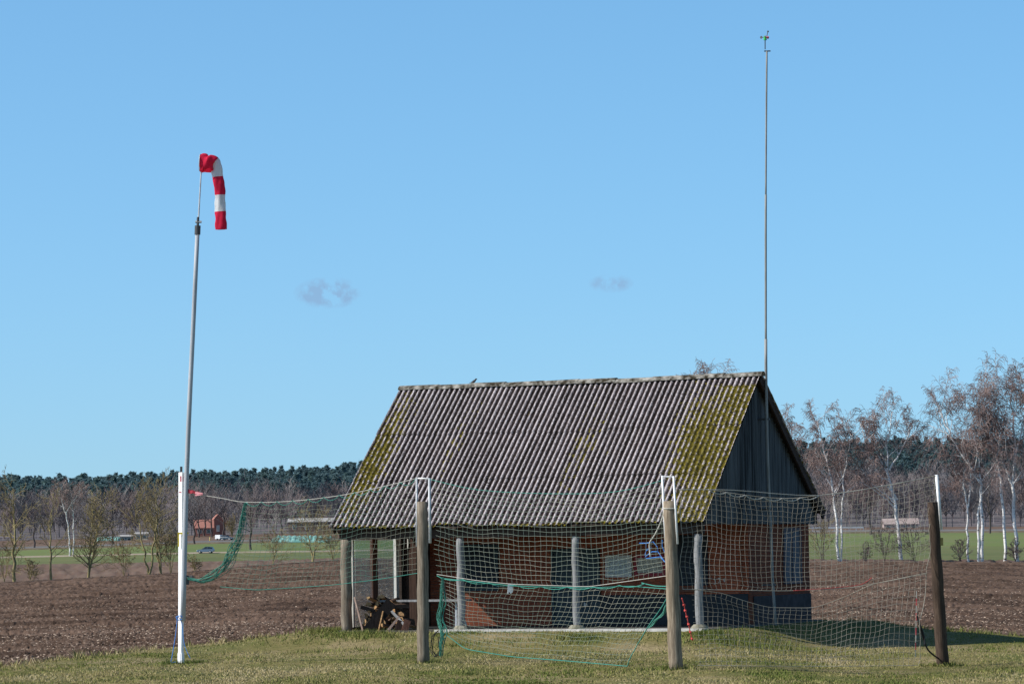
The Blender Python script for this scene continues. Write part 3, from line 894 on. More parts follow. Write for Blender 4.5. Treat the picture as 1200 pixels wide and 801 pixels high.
# trestle table with grey top
tb_u, tb_z = on_v(498, 702, 1.3)
tb0 = on_v(452, 702, 1.3); tb1 = on_v(546, 703, 1.3)
tbl = empty('trestle_table', HW((tb0[0] + tb1[0]) / 2, 1.3, .045), -HTH)
tag(tbl, 'grey topped trestle table standing under the left end of the porch', 'table')
hl = (tb0[0] - tb1[0]) / 2; zt = tb_z - .045
q = MB()
for k in range(3): q.box(-hl, -.36 + k * .245, zt - .05, hl, -.36 + k * .245 + .235, zt)
q.build('tabletop', M['porchpost'], tbl)
for sx in (-1, 1):
    for sy in (-1, 1):
        q = MB(); q.obox((sx * (hl - .25), sy * .08, zt - .06), (sx * (hl - .15), sy * .33, 0), .05, .05); q.build('leg', M['galv'], tbl)
    q = MB(); q.obox((sx * (hl - .2), -.21, zt * .5), (sx * (hl - .2), .21, zt * .5), .04, .04); q.build('stretcher', M['galv'], tbl)

# split logs stacked below and in front of the table
def log_mesh(seed, L, r, ang0, ang1):
    rr = random.Random(seed); b = MB(); prof = [Vector((0, 0, 0))]
    for k in range(6):
        a = ang0 + (ang1 - ang0) * k / 5; prof.append(Vector((0, math.cos(a) * r * rr.uniform(.88, 1.08), math.sin(a) * r * rr.uniform(.88, 1.08))))
    n_ = len(prof)
    b.prism(prof, [Vector((-L / 2, 0, 0)), Vector((0, 0, .01)), Vector((L / 2, 0, 0))])
    b.mi = []
    for f_ in b.f:
        idx = [i % n_ for i in f_]
        b.mi.append(1 if (len(f_) == 4 and 0 not in idx) else 0)
    return b


protos = [log_mesh(k, .42 + .05 * k, .09 + .012 * (k % 3), -.2, 1.5 + .35 * k).build('split_log', [M['log'], M['bark']]) for k in range(4)]
lg_spots = []
rl = random.Random(5)
for row in range(6):
    for k in range(10 - row):
        px = 426 + row * 2.5 + k * 6.0 + rl.uniform(-1.5, 1.5)
        lg_spots.append((px, .55 + rl.uniform(-.12, .2) + .1 * row, .10 + row * .135 + rl.uniform(-.02, .03)))
nlog = 0
for px, v_, z in lg_spots:
    u, _ = on_v(px, 735, v_)
    if u > HL - .55: continue
    o = protos[nlog % 4] if nlog < 4 else protos[nlog % 4].copy()
    if nlog >= 4: COL.objects.link(o)
    o.location = HW(u, v_, z); o.rotation_euler = (rl.uniform(-1, 1) + 1.2, rl.uniform(-.4, .4), -HTH + PI / 2 + rl.uniform(-1.2, 1.2))
    tag(o, 'split firewood log in the heap under the left end of the trestle table', 'firewood', 'split logs in the firewood heap'); nlog += 1


def board(name, pA, pB, w_, th, mat, label, tilt=(0, 0, 1)):
    A, B = Vector(pA), Vector(pB); o = empty(name, A); b = MB(); b.obox((0, 0, 0), B - A, w_, th, tilt)
    b = b.build(name, mat); b.location = A; bpy.data.objects.remove(o); tag(b, label, 'board'); return b


def hp(px, py, v): u, z = on_v(px, py, v); return HW(u, v, z)


board('leaning_board', hp(426, 742, .10), hp(415.5, 700, .25), .16, .04, M['palewood'], 'pale reddish board leaning on the left porch post', (1, 0, .3))
board('dark_plank', hp(431, 739, .05), hp(459, 705, .55), .30, .04, M['blackwood'], 'long blackened plank propped slantwise over the firewood heap', (.3, -1, .3))
board('short_plank', hp(464, 742, .12), hp(470, 727, .3), .17, .03, M['plank'], 'short brown plank end leaning on the firewood heap, left one of two', (.3, -1, .3))
board('short_plank', hp(473, 742, .12), hp(478, 726, .3), .17, .03, M['redwood'], 'short brown plank end leaning on the firewood heap, right one of two', (.3, -1, .3))

board('split_batten', hp(443, 742, .0), hp(449, 716, .35), .07, .03, M['log'], 'short tan batten standing upright against the firewood heap', (1, 0, .3))
board('split_batten', hp(452, 741, .0), hp(468, 722, .4), .06, .03, M['palewood'], 'pale thin batten lying slantwise across the firewood heap', (.2, -1, .3))
board('bent_branch', hp(459, 716, .5), hp(475, 733, .25), .06, .05, M['porchpost'], 'grey stick sticking out of the firewood heap below the table top', (.2, -1, .3))

# antenna mast on the gable
VM = 4.75
mb_ = HW(-.12, VM, -.12); mt = at(899, 60, mb_.y)
mast = empty('antenna_mast', mb_); tag(mast, 'very tall thin grey mast fixed to the hut gable', 'mast')
mpl = [mb_] + [at(a, b, mb_.y) for a, b in ((905.3, 680), (904, 640), (901, 575), (898.9, 512), (897.6, 440), (897.4, 380), (897.3, 262), (897.8, 160), (898.6, 59))]
def ml(t):
    z = mb_.z + (mt.z - mb_.z) * t
    for a, b in zip(mpl[:-1], mpl[1:]):
        if z <= b.z: break
    return a.lerp(b, (z - a.z) / (b.z - a.z)) - mb_
def mseg(t0, t1, n_=8): return [ml(t0 + (t1 - t0) * k / n_) for k in range(n_ + 1)]
q = MB(); q.tube(mseg(0, .5, 12), .04, 10); q.build('lower_pole', M['mast'], mast, smooth=True)
q = MB(); q.tube(mseg(.49, .75), .031, 10); q.build('middle_pole', M['mast'], mast, smooth=True)
q = MB(); q.tube(mseg(.74, 1.0), .025, 10); q.build('upper_pole', M['mast'], mast, smooth=True)
for zz in (1.2, 3.2, 5.6):
    t_ = zz / (mt.z - mb_.z); q = MB(); c = ml(t_); q.obox(c + Vector((-.32 * tx, -.32 * ty, 0)), c + Vector((.07 * tx, .07 * ty, 0)), .05, .05); q.build('wall_bracket', M['darkmetal'], mast)
ssr = at(896.6, 58, mb_.y) - mb_; s2 = at(896.6, 45, mb_.y) - mb_
q = MB(); q.obox(ml(1.0) + Vector((-.07, 0, 0)), ml(1.0) + Vector((.10, 0, 0)), .03, .03); q.build('cross_arm', M['darkmetal'], mast)
q = MB(); q.tube([ssr, s2], .014, 6); q.build('sensor_rod', M['darkmetal'], mast)
q = MB(); q.tube([s2 + Vector((0, 0, -.05)), s2 + Vector((0, 0, .06))], [.045, .035], 8); an = q.build('wind_gauge', plain('green_plastic', (.03, .45, .08)), mast)
for k in range(3):
    a = 2 * PI * k / 3 + .4; c = s2 + Vector((.10 * math.cos(a), .10 * math.sin(a), .03)); q = MB()
    q.tube([s2 + Vector((0, 0, .03)), c], .008, 5); q.tube([c - Vector((0, 0, .0)) + Vector((-.035 * math.sin(a), .035 * math.cos(a), 0)), c + Vector((.01 * math.sin(a), -.01 * math.cos(a), 0))], [.04, .012], 8)
    q.build('cup', plain('red_cup', (.55, .05, .10)) if k == 0 else M['darkmetal'], an)
q = MB(); q.tube([s2 + Vector((.05, 0, .06)), s2 + Vector((.075, 0, .17))], .01, 5); q.tube([s2 + Vector((.075, 0, .16)), s2 + Vector((.085, 0, .20))], .022, 6); q.build('vane', M['darkmetal'], an)

# small bird on the ridge
ub, zb_ = on_v(555.5, 449, HA); bp = HW(ub, HA, HR + .055 - .035 * math.sin(ub / HL * PI))
q = MB(); q.tube([(-.19, 0, .055), (-.12, 0, .065), (-.07, 0, .075), (-.03, 0, .09), (.01, 0, .11), (.04, 0, .135), (.055, 0, .155), (.075, 0, .175), (.10, 0, .176), (.125, 0, .17)],
                 [.006, .014, .028, .042, .046, .036, .026, .032, .022, .004], 10)
for s_ in (-1, 1): q.tube([(-.0, s_ * .015, .075), (.005, s_ * .016, 0), (.03, s_ * .016, .0)], .005, 5)
bird = q.build('bird', noisy('bird_plumage', (.03, .03, .035), (.10, .10, .11), 20, (1, 1, 1), .8, 0, 0), smooth=True)
bird.scale = (.8,) * 3; bird.location = bp; bird.rotation_euler = (0, 0, -HTH)
tag(bird, 'small dark bird perched on the roof ridge', 'bird')

# ------------------------------------------------------------------ net posts
P0 = on_ground(212, 777); P1 = on_ground(496, 776); P2w = on_ground(792, 784); P3 = on_ground(1105, 780)
NETY = [(212, P0.y), (496, P1.y), (792, P2w.y), (1105, P3.y)]


def nY(px): return float(np.interp(px, [a for a, _ in NETY], [b for _, b in NETY]))


def npnt(px, py, dy=0): return at(px, py, nY(px) + dy)


def wood_post(base, top, r0, r1, mat, label):
    o = empty('wooden_net_post', base); b = MB(); N = 14
    d = Vector(top) - Vector(base); pts = []; rs = []
    for k in range(N):
        t = k / (N - 1) * 1.0; pts.append(d * t - Vector((0, 0, .1)) * (1 - t) + Vector((.008 * math.sin(k * 1.9), .008 * math.cos(k * 1.3), 0))); rs.append((r0 * (1 - t) + r1 * t) * (1 + .025 * math.sin(k * 2.7 + r0 * 90)))
    b.tube(pts, rs, 18)
    b.build('post', mat, o, smooth=False); tag(o, label, 'post', None); return o, d


def smooth_obj(o): o.data.polygons.foreach_set('use_smooth', [len(p.vertices) == 4 for p in o.data.polygons])


wp1, d1 = wood_post(P1, npnt(495, 587.5), .135, .115, M['post'], 'grey wooden net post left of the porch with a steel hoop on top')
wp2, d2 = wood_post(P2w, npnt(784.5, 587), .145, .125, M['post2'], 'pale cracked wooden net post in front of the right half of the hut')
wp3, d3 = wood_post(P3, npnt(1093, 588), .14, .115, M['post3'], 'dark brown leaning net post at the far right with one white tube on top')
for wp in (wp1, wp2, wp3): smooth_obj(wp.children[0])


def upright(wp, base, pts, mat, r=.028, name='steel_upright'):
    b = MB(); b.tube([npnt(*p) - Vector(base) for p in pts], r, 8); return b.build(name, mat, wp, smooth=True)


upright(wp1, P1, [(488.3, 559, -.04), (488.6, 640, -.04)], M['galv'], .024); upright(wp1, P1, [(503.2, 560, .02), (504, 636, .02)], M['galv'], .03)
upright(wp1, P1, [(488.3, 560, -.03), (503.2, 560.5, .01)], M['white_paint'], .016, 'crossbar')
upright(wp2, P2w, [(776, 557, -.05), (780, 637, -.05)], M['white_paint'], .022); upright(wp2, P2w, [(789.3, 557.5, -.03), (794, 637, -.03)], M['white_paint'], .022)
upright(wp2, P2w, [(776, 558, -.05), (789.3, 558.5, -.03)], M['galv'], .016, 'crossbar')
upright(wp3, P3, [(1097.5, 556, .1), (1103, 620, .1)], M['white_paint'], .036)
q = MB(); c0 = npnt(785.3, 595) - P2w; q.tube([c0 + Vector((.14 * math.cos(a), .14 * math.sin(a), .012 * math.sin(a))) for a in [2 * PI * k / 16 for k in range(17)]], .012, 6, False); q.build('tied_cord', M['rope_white'], wp2)
q = MB(); c0 = npnt(1101.5, 634) - P3; q.box(c0.x - .04, c0.y - .16, c0.z - .09, c0.x + .05, c0.y - .12, c0.z + .08); q.build('yellow_tag', noisy('dull_yellow', (.20, .15, .05), (.34, .26, .09), 8), wp3)

# white steel net post at the left with the wind sock mast strapped to it
sp_ = empty('steel_net_post', P0); tag(sp_, 'short white steel net post at the left, strapped to the wind sock mast', 'post')
top0 = npnt(212.4, 553); dv = top0 - P0
q = MB(); q.obox((0, 0, 0), dv, .135, .06, (-.72, -.69, 0)); q.build('post', M['white_paint'], sp_, bevel=.008)
q = MB(); q.obox((.0, 0, -.05), dv * .055, .155, .08, (-.72, -.69, 0)); q.build('base_sleeve', M['white_paint'], sp_, bevel=.006)
q = MB(); q.obox(dv * 1.0, dv * 1.03, .05, .05, (0, -1, 0)); q.build('cap', M['darkmetal'], sp_)
st = MB(); c0 = dv * .965; st.box(c0.x - .02, c0.y - .055, c0.z - .065, c0.x + .05, c0.y - .051, c0.z + .065); sk = st.build('sticker', M['sticker'], sp_)
st = MB(); c0 = dv * .895; st.box(c0.x - .045, c0.y - .055, c0.z - .012, c0.x + .03, c0.y - .051, c0.z + .012); st.build('sticker', M['sticker'], sp_)
st = MB(); c0 = npnt(213, 624.5) - P0; st.box(c0.x - .085, c0.y - .09, c0.z - .02, c0.x + .16, c0.y - .075, c0.z + .02); st.box(c0.x - .085, c0.y - .0745, c0.z - .3, c0.x - .055, c0.y - .06, c0.z + .02)
st.build('yellow_strap', M['yellow'], sp_)
ar = MB(); ar.obox(npnt(214, 675) - P0, npnt(226, 675) - P0, .05, .045); ar.box(*(list(npnt(218.5, 682) - P0 + Vector((-.05, -.04, -.05))) + list(npnt(218.5, 682) - P0 + Vector((.06, .04, .10))))); ar.build('bracket', M['darkmetal'], sp_)

MY = P0.y - .08
mbase = at(214.3, 727, MY); mtop = at(231.6, 268, MY)
ws = empty('wind_sock_mast', mbase); tag(ws, 'tall leaning metal mast carrying a limp red and white wind sock', 'wind sock')
dd = mtop - mbase
q = MB(); q.tube([at(a, b, MY) - mbase for a, b in ((214.3, 727), (215.3, 685), (216.4, 640), (217.5, 595), (218.9, 550), (220.9, 500), (223.1, 450), (226.0, 390), (228.9, 328), (231.6, 268))], [.062 - .012 * k / 9 for k in range(10)], 14); q.build('pole', M['alu'], ws, smooth=True)
q = MB(); q.tube([dd * .985, dd * 1.008], .068, 12); q.tube([dd * 1.0 + Vector((.0, 0, 0)), dd * 1.03], .03, 8); q.build('clamp', M['darkmetal'], ws)
rt = at(235.9, 197, MY) - mbase; rm = at(232.3, 262, MY) - mbase
q = MB(); q.tube([dd * .99, rm, rt, at(236.2, 184, MY) - mbase], [.02, .018, .015, .014], 8); q.build('swivel_rod', M['galv'], ws, smooth=True)
cl = MB(); c0 = at(232.6, 260, MY) - mbase; cl.tube([c0 + Vector((-.07, 0, 0)), c0 + Vector((.07, 0, 0))], .028, 8); cl.build('clamp', M['galv'], ws)
# the sock : open mouth at the rod, goes right, then folds down
path = [(234.2, 190.5, .185), (238, 190.5, .195), (243, 191.5, .205), (248, 191.0, .185), (251.5, 190.5, .155), (253.5, 194, .125), (254.5, 200, .12), (255.2, 207, .125), (256.0, 214, .125), (257, 222, .12), (257.5, 229, .118), (258, 238, .118), (258.6, 248, .12), (259.0, 258, .125), (259.2, 266, .128), (259.3, 268.8, .126)]
cum = [0]
pts = [at(a, b, MY - .02) - mbase for a, b, _ in path]
for i_ in range(1, len(pts)): cum.append(cum[-1] + (pts[i_] - pts[i_ - 1]).length)
NS, NA_ = 150, 36
V, band = [], []
tv = np.linspace(0, cum[-1], NS)
cx = [np.interp(tv, cum, [p[k] for p in pts]) for k in range(3)]
for k in range(3):
    cc = cx[k].copy()
    for _ in range(6): cc[1:-1] = .25 * cc[:-2] + .5 * cc[1:-1] + .25 * cc[2:]
    cx[k] = cc
rad = np.interp(tv, cum, [p[2] for p in path])
bpos = [np.interp(s_, range(len(cum)), cum) for s_ in (4.15, 7.0, 9.9, 12.0)]
wr = np.random.default_rng(3)
for i_ in range(NS):
    c = Vector((cx[0][i_], cx[1][i_], cx[2][i_])); a = max(i_ - 1, 0); b = min(i_ + 1, NS - 1)
    tg = Vector((cx[0][b] - cx[0][a], cx[1][b] - cx[1][a], cx[2][b] - cx[2][a])).normalized()
    side = Vector((0, 1, 0)); nrm = side.cross(tg).normalized()
    t = tv[i_]; lim = 1 if i_ > 2 else 1
    for j in range(NA_):
        an = 2 * PI * j / NA_
        fold = 1 + .10 * math.sin(3 * an + t * 5) + .06 * math.sin(5 * an - t * 9 + 1) + (.10 * math.sin(an * 2 + t * 26) * (1 if t < bpos[0] else .35))
        fl = .55 if t > bpos[0] else .8
        p = c + nrm * (rad[i_] * fold * math.cos(an)) + side * (rad[i_] * fl * fold * math.sin(an))
        V.append(p)
    band_v = 1.0 if (t < bpos[0] or bpos[1] < t < bpos[2] or t > bpos[3]) else 0.0
    band += [band_v] * NA_
i_ = np.arange((NS - 1) * NA_).reshape(NS - 1, NA_); nxt = np.roll(i_, -1, 1)
Fc = np.stack([i_.ravel(), nxt.ravel(), nxt.ravel() + NA_, i_.ravel() + NA_], 1)
from_np('sock', np.array([tuple(v) for v in V]), Fc, M['sock'], ws, smooth=True, attrs={'band': band})
rg = MB(); rg.tube([pts[0] + Vector((.01 * math.cos(a), .17 * math.sin(a), .19 * math.cos(a))) for a in [2 * PI * k / 20 for k in range(21)]], .008, 6, False); rg.build('mouth_ring', M['galv'], ws)


def rope(name, pts, r, mat, label, cat='rope', group=None, sub=4, world=False):
    """smooth rope through points given as (px,py[,dy]) in the net plane or world vectors"""
    W_ = [Vector(p) if world else npnt(*p) for p in pts]; out = []
    for i in range(len(W_) - 1):
        p0, p1, p2, p3 = W_[max(i - 1, 0)], W_[i], W_[i + 1], W_[min(i + 2, len(W_) - 1)]
        for k in range(sub):
            t = k / sub; out.append(.5 * ((2 * p1) + (p2 - p0) * t + (2 * p0 - 5 * p1 + 4 * p2 - p3) * t * t + (3 * p1 - p0 - 3 * p2 + p3) * t ** 3))
    out.append(W_[-1]); o0 = out[0].copy()
    b = MB(); b.tube([p - o0 for p in out], r, 6); o = b.build(name, mat, smooth=True); o.location = o0
    return tag(o, label, cat, group)


# guy lines at the foot of the steel post
rope('blue_rope', [(208, 723, -.1), (205.5, 745, -.1), (201, 772, -.1), (199.5, 776, -.1), (206, 775, -.1), (211, 777, -.1)], .009, M['rope_blue'], 'blue rope hanging from the white steel post to the grass on its left side')
rope('blue_rope', [(209, 722, -.1), (213, 730, -.12), (216, 754, -.1), (223, 771, -.1)], .008, M['rope_blue'], 'blue rope slanting from the white steel post to the grass on its right side')
rope('blue_rope', [(206, 722.5, -.12), (211, 721, -.14), (215, 724, -.1), (209, 726, -.14), (206.5, 723, -.12)], .010, M['rope_blue'], 'blue cord wound round the white steel post below its yellow strap')

# ------------------------------------------------------------------ nets
def catmull(pts, n_):
    pts = np.array(pts, float); seg = np.r_[0, np.cumsum(np.hypot(*(np.diff(pts[:, :2], axis=0).T)))]; t = np.linspace(0, seg[-1], n_)
    x = np.interp(t, seg, pts[:, 0]); y = np.interp(t, seg, pts[:, 1])
    if n_ > 8:
        for _ in range(2):
            y[1:-1] = .25 * y[:-2] + .5 * y[1:-1] + .25 * y[2:]
    return np.stack([x, y], 1)


def strings(polys, r):
    """list of (k,3) arrays -> 3-sided tubes"""
    V, Fc, base = [], [], 0
    offs = [(0, 1), (-.87, -.5), (.87, -.5)]
    for P in polys:
        k = len(P)
        d = np.gradient(P, axis=0); d /= np.linalg.norm(d, axis=1)[:, None] + 1e-9
        ref = np.array([0.31, .93, .2]); a = np.cross(d, ref); a /= np.linalg.norm(a, axis=1)[:, None] + 1e-9; b = np.cross(d, a)
        ring = np.stack([P + r * (o[0] * a + o[1] * b) for o in offs], 1).reshape(-1, 3)
        V.append(ring); i = np.arange(k - 1)[:, None] * 3 + base; j = np.arange(3)[None]; jn = (j + 1) % 3
        Fc.append(np.stack([i + j, i + jn, i + 3 + jn, i + 3 + j], -1).reshape(-1, 4)); base += 3 * k
    return np.concatenate(V), np.concatenate(Fc)


def make_net(name, top, bot, cols, rows, mat, r, label, edge_mat=None, er=None, seed=0, jit=1.25, sag=0, edges='tblr', skew=0, belly=.12):
    rg_ = np.random.default_rng(seed)
    T = catmull(top, cols); B = catmull(bot, cols); t = np.linspace(0, 1, rows)[:, None, None]
    t = t ** (1 + skew)
    G = T[None] * (1 - t) + B[None] * t
    sx_ = np.linspace(0, 6, cols)[None]; sy_ = np.linspace(0, 4, rows)[:, None]
    wob = vnoise(sx_ * 1.3 + 0 * sy_, sy_ + 0 * sx_, seed) * jit * 2.2
    wob2 = vnoise(sx_ * 1.7 + 9 + 0 * sy_, sy_ * 1.3 + 5 + 0 * sx_, seed + 1) * jit * 2.2
    inner = np.ones((rows, cols)); inner[0] = 0; inner[-1] = 0
    G[:, :, 0] += wob * inner + rg_.normal(0, .18 * jit, (rows, cols)) * inner
    G[:, :, 1] += wob2 * inner + rg_.normal(0, .18 * jit, (rows, cols)) * inner + sag * np.sin(np.linspace(0, PI, cols))[None] * inner
    dep = vnoise(sx_ * .8 + 0 * sy_, sy_ * .6 + 0 * sx_, seed + 2) * belly
    Pw = np.array([[npnt(G[a, b, 0], G[a, b, 1], dep[a, b]) for b in range(cols)] for a in range(rows)])
    polys = [Pw[a] for a in range(1, rows - 1)] + [Pw[:, b] for b in range(1, cols - 1)]
    o = empty(name, Pw[0, 0]); tag(o, label, 'net')
    V, Fc = strings(polys, r); from_np('mesh', V - Pw[0, 0], Fc, mat, o)
    es = {'t': Pw[0], 'b': Pw[-1], 'l': Pw[:, 0], 'r': Pw[:, -1]}
    V, Fc = strings([es[e] for e in edges], er or r * 1.7); from_np('border_cord', V - Pw[0, 0], Fc, edge_mat or mat, o)
    return o, Pw


SR = .0035
topA = [(288, 589), (340, 588.5), (400, 582), (450, 572), (489, 562)]
botA = [(258, 687), (300, 691), (340, 688.5), (390, 685), (440, 679), (490, 671)]
netA, PA = make_net('ball_net', topA, botA, 39, 18, M['net_mixed'], .0036, 'pale green ball net hung between the steel post and the left wooden post', M['rope_teal'], .008, 1, edges='b')
topB = [(506, 563), (560, 575), (640, 579), (720, 577), (779, 564)]
botB = [(512, 672.5), (560, 680), (600, 684), (690, 687), (783, 674)]
netB, PB = make_net('ball_net', topB, botB, 47, 20, M['net_pale'], SR, 'upper ball net in the middle, hung across the front of the porch', M['rope_white'], .008, 2, edges='b')
topC = [(516, 677), (600, 686), (690, 688.5), (735, 686), (786, 690)]
botC = [(524, 744), (545, 760), (600, 769), (660, 773.5), (735, 780)]
netC, PC = make_net('ball_net', topC, botC, 45, 16, M['net_pale'], SR * .95, 'lower ball net in the middle, its slanting edge trailing onto the grass', M['rope_teal'], .0115, 3, edges='tbr')
topD = [(796, 574), (830, 573), (866, 579), (900, 583), (930, 584), (960, 580), (1000, 575), (1050, 567), (1096, 557)]
botD = [(800, 690), (870, 691), (912, 692), (955, 691), (1000, 688), (1086, 672)]
netD, PD = make_net('ball_net', topD, botD, 51, 20, M['net_beige'], SR, 'upper beige ball net at the right, in front of the hut gable', M['net_beige'], .0075, 4)
topE = [(808, 690), (845, 694), (870, 703), (900, 711.5), (955, 712), (990, 699), (1022, 684), (1085, 671)]
botE = [(817, 779), (900, 780), (1000, 780), (1076, 779)]
netE, PE = make_net('ball_net', topE, botE, 46, 15, M['net_beige'], SR, 'lower beige ball net at the right, reaching down to the grass', M['net_beige'], .0075, 5, edges='tbr')


def scallops(name, line, n_, drop, r, mat, label, shift=0):
    T = catmull(line, n_ + 1); pts = []
    for i in range(n_):
        for k in range(6):
            t = k / 6; p = T[i] * (1 - t) + T[i + 1] * t; pts.append((p[0], p[1] + drop * math.sin(PI * t) ** .8 + shift, -.02))
    pts.append((T[-1][0], T[-1][1] + shift, -.02))
    return rope(name, pts, r, mat, label, sub=1)


rope('support_rope', [(220, 577), (232, 579), (260, 583.5), (288, 588), (340, 587), (400, 580), (450, 569.5), (489, 560)], .008, M['rope_white'], 'white support rope of the left net, from the steel post to the left wooden post')
scallops('lacing_cord', [(288, 588), (340, 587), (400, 580), (450, 569.5), (487, 561)], 11, 5, .007, M['rope_teal'], 'teal lacing cord looped along the top of the left net')
rope('support_rope', [(503, 561), (560, 573.5), (640, 578), (720, 576), (778, 562)], .006, M['rope_teal'], 'thin green support rope of the middle net, crossing in front of the roof')
scallops('lacing_cord', [(512, 674), (560, 681.5), (600, 685.5), (690, 688.5), (756, 683)], 8, 3.2, .008, M['rope_teal'], 'teal lacing cord looped where the two middle nets meet')
rope('lacing_cord', [(752, 682.5), (768, 686), (784, 686.5)], .011, M['rope_teal'], 'loose end of teal cord running to the middle wooden post')
scallops('lacing_cord', topD[1:6], 6, 3.5, .010, M['rope_white'], 'white lacing cord looped along the top of the right net')
rope('support_rope', [(796, 573), (860, 574), (960, 580), (1050, 566), (1097, 557)], .007, M['rope_white'], 'thin white support rope of the right net, running to the white tube')
# red plastic warning ribbon on the left support rope
rb = MB(); A_, B_ = npnt(220, 575, -.03), npnt(236, 578, -.03)
for k in range(5):
    t0, t1 = k / 5, (k + 1) / 5
    rb.obox((B_ - A_) * t0 + Vector((0, .02 * (k % 2), .015 * (-1) ** k)), (B_ - A_) * t1 + Vector((0, .02 * ((k + 1) % 2), .015 * (-1) ** (k + 1))), .03, .075 - .008 * k)
rb = rb.build('ribbon', [M['redflag']]); rb.location = A_; tag(rb, 'crumpled dark red cloth ribbon tied on the left support rope', 'ribbon')
rb = MB(); A_, B_ = npnt(229, 577.5, -.06), npnt(237.5, 578.5, -.06); rb.obox((0, 0, .01), (B_ - A_), .02, .05); rb.obox((0, 0, -.05), (B_ - A_) + Vector((0, 0, .0)), .02, .03)
rb = rb.build('ribbon', plain('pink_plastic', (.75, .30, .33))); rb.location = A_; tag(rb, 'pale pink ribbon end beside the dark red ribbon on the rope', 'ribbon')


def bundle(name, path, n_, spread, r, mat, label, cross=10, seed=0, s0=.2, s1=.35):
    rg_ = np.random.default_rng(seed); base = catmull(path, 40); polys = []
    prof = s0 + (1 - s0) * np.sin(np.linspace(0, PI * .9, 40)) + s1 * np.linspace(0, 1, 40) * 0
    lines = []
    for i in range(n_):
        off = rg_.uniform(-1, 1, 2); ph = rg_.uniform(0, 6, 2)
        tt = np.linspace(0, 1, 40)
        X_ = base[:, 0] + prof * spread * (off[0] + .35 * np.sin(tt * 17 + ph[0])); Y_ = base[:, 1] + prof * spread * .6 * (off[1] + .35 * np.sin(tt * 21 + ph[1]))
        P = np.array([npnt(a, b, .06 * off[0]) for a, b in zip(X_, Y_)]); polys.append(P); lines.append(P)
    for i in range(cross):
        a, b = rg_.integers(0, n_, 2); k = rg_.integers(3, 33)
        if a != b: polys.append(np.array([lines[a][k], (lines[a][k] + lines[b][min(39, k + 2)]) / 2, lines[b][min(39, k + 4)]]))
    o0 = polys[0][0].copy(); V, Fc = strings(polys, r); o = from_np(name, V - o0, Fc, mat); o.location = o0
    return tag(o, label, 'net')


bundle('gathered_net', [(288, 589), (285, 610), (279, 635), (268, 658), (250, 676), (236, 681), (221, 677)], 13, 6, .0075, M['net_teal'], 'gathered teal end of the left net swept down to the steel post', 46, 7)
bundle('gathered_net', [(519, 676), (519, 700), (517, 725), (520, 745), (517, 768)], 9, 4.2, .008, M['net_teal'], 'bunched teal net end hanging beside the left wooden post', 60, 8)
bundle('gathered_net', [(514, 738), (507, 745), (506, 760), (511, 770), (517, 762), (514, 745)], 5, 2.2, .006, M['black_rubber'], 'dark tangle of cord on the grass at the left wooden post', 14, 9)
bundle('gathered_net', [(786, 690), (783, 705), (775, 720), (760, 735)], 4, 3.2, .009, M['net_teal'], 'teal reinforced corner of the lower middle net by the middle post', 16, 10)
# blue repair cords and white cord near the middle post
bl = []
for pts_ in ([(757, 636), (757, 643), (764, 641), (757, 645), (756, 650)], [(756, 652), (764, 646), (771, 646), (770, 640), (765, 634)], [(757, 654), (766, 653), (774, 652), (779, 658), (785, 657)],
             [(776, 632), (776, 640), (779, 647), (781, 653), (785, 656)], [(749, 636), (757, 636), (764, 635)], [(771, 646), (775, 652), (781, 660), (786, 660)]):
    bl.append(np.array([npnt(a, b, -.03) for a, b in pts_]))
V, Fc = strings(bl, .011); o = from_np('repair_cord', V - bl[0][0], Fc, M['rope_blue']); o.location = bl[0][0]; tag(o, 'bright blue repair cords knotted in the upper middle net by the post', 'cord')
rope('white_cord', [(779, 596, -.1), (775, 610, -.06), (768, 625, -.05), (762, 634, -.05), (761, 640, -.05), (762, 652, -.05)], .014, M['rope_white'], 'knotted white cord slanting down from the middle wooden post', 'cord')
# white paper tag clipped on the middle rope
c0 = npnt(598, 688.5, -.05); q = MB(); q.box(-.055, -.004, -.09, .055, .004, .08); q.box(-.055, -.0041, -.12, -.03, .0041, -.09); q.box(.0, -.0041, -.115, .03, .0041, -.09)
q = q.build('paper_tag', noisy('white_paper', (.70, .71, .72), (.84, .84, .84), 5, (1, 1, 1), .7, 0, 0)); q.location = c0; q.rotation_euler = (0, .08, .2); tag(q, 'white paper tag hanging on the rope between the middle nets', 'tag')
# red chain and tape, black strap at the right
pts_ = [(799, 700 + 0.0), (801.5, 708), (803, 715), (805, 722), (807, 731), (809, 740), (811, 748)]
rc_ = rope('knotted_string', [(a, b, .3) for a, b in pts_], .010, M['rope_red'], 'red knotted cord hanging to the right of the middle wooden post', 'cord')
for a, b in pts_[1:]:
    kn = MB(); c = npnt(a, b, .3) - npnt(799, 700, .3); kn.tube([c + Vector((-.02, 0, .03)), c, c + Vector((.02, 0, -.03))], [.01, .032, .01], 6); kn.build('knot', M['rope_red'], rc_)
rope('red_twine', [(930, 691.5), (962, 689.5), (985, 687.5), (1010, 684), (1022, 676)], .008, M['rope_red'], 'red twine threaded along the lower edge of the upper right net', 'cord')
tp = MB()
for k in range(9):
    y0_, y1_ = 692 + k * 8.6, 692 + (k + 1) * 8.6; tp.m = k % 2
    A_, B_ = npnt(1074 - k * .12, y0_, -.02), npnt(1074 - (k + 1) * .12, y1_, -.02); o0 = npnt(1074, 692, -.02)
    tp.obox(A_ - o0, B_ - o0, .015, .005, (0, -1, 0))
tp = tp.build('barrier_tape', [M['rope_white'], M['tape_red']]); tp.location = npnt(1074, 692, -.02); tag(tp, 'red and white tape strip hanging along the right end of the net', 'tape')
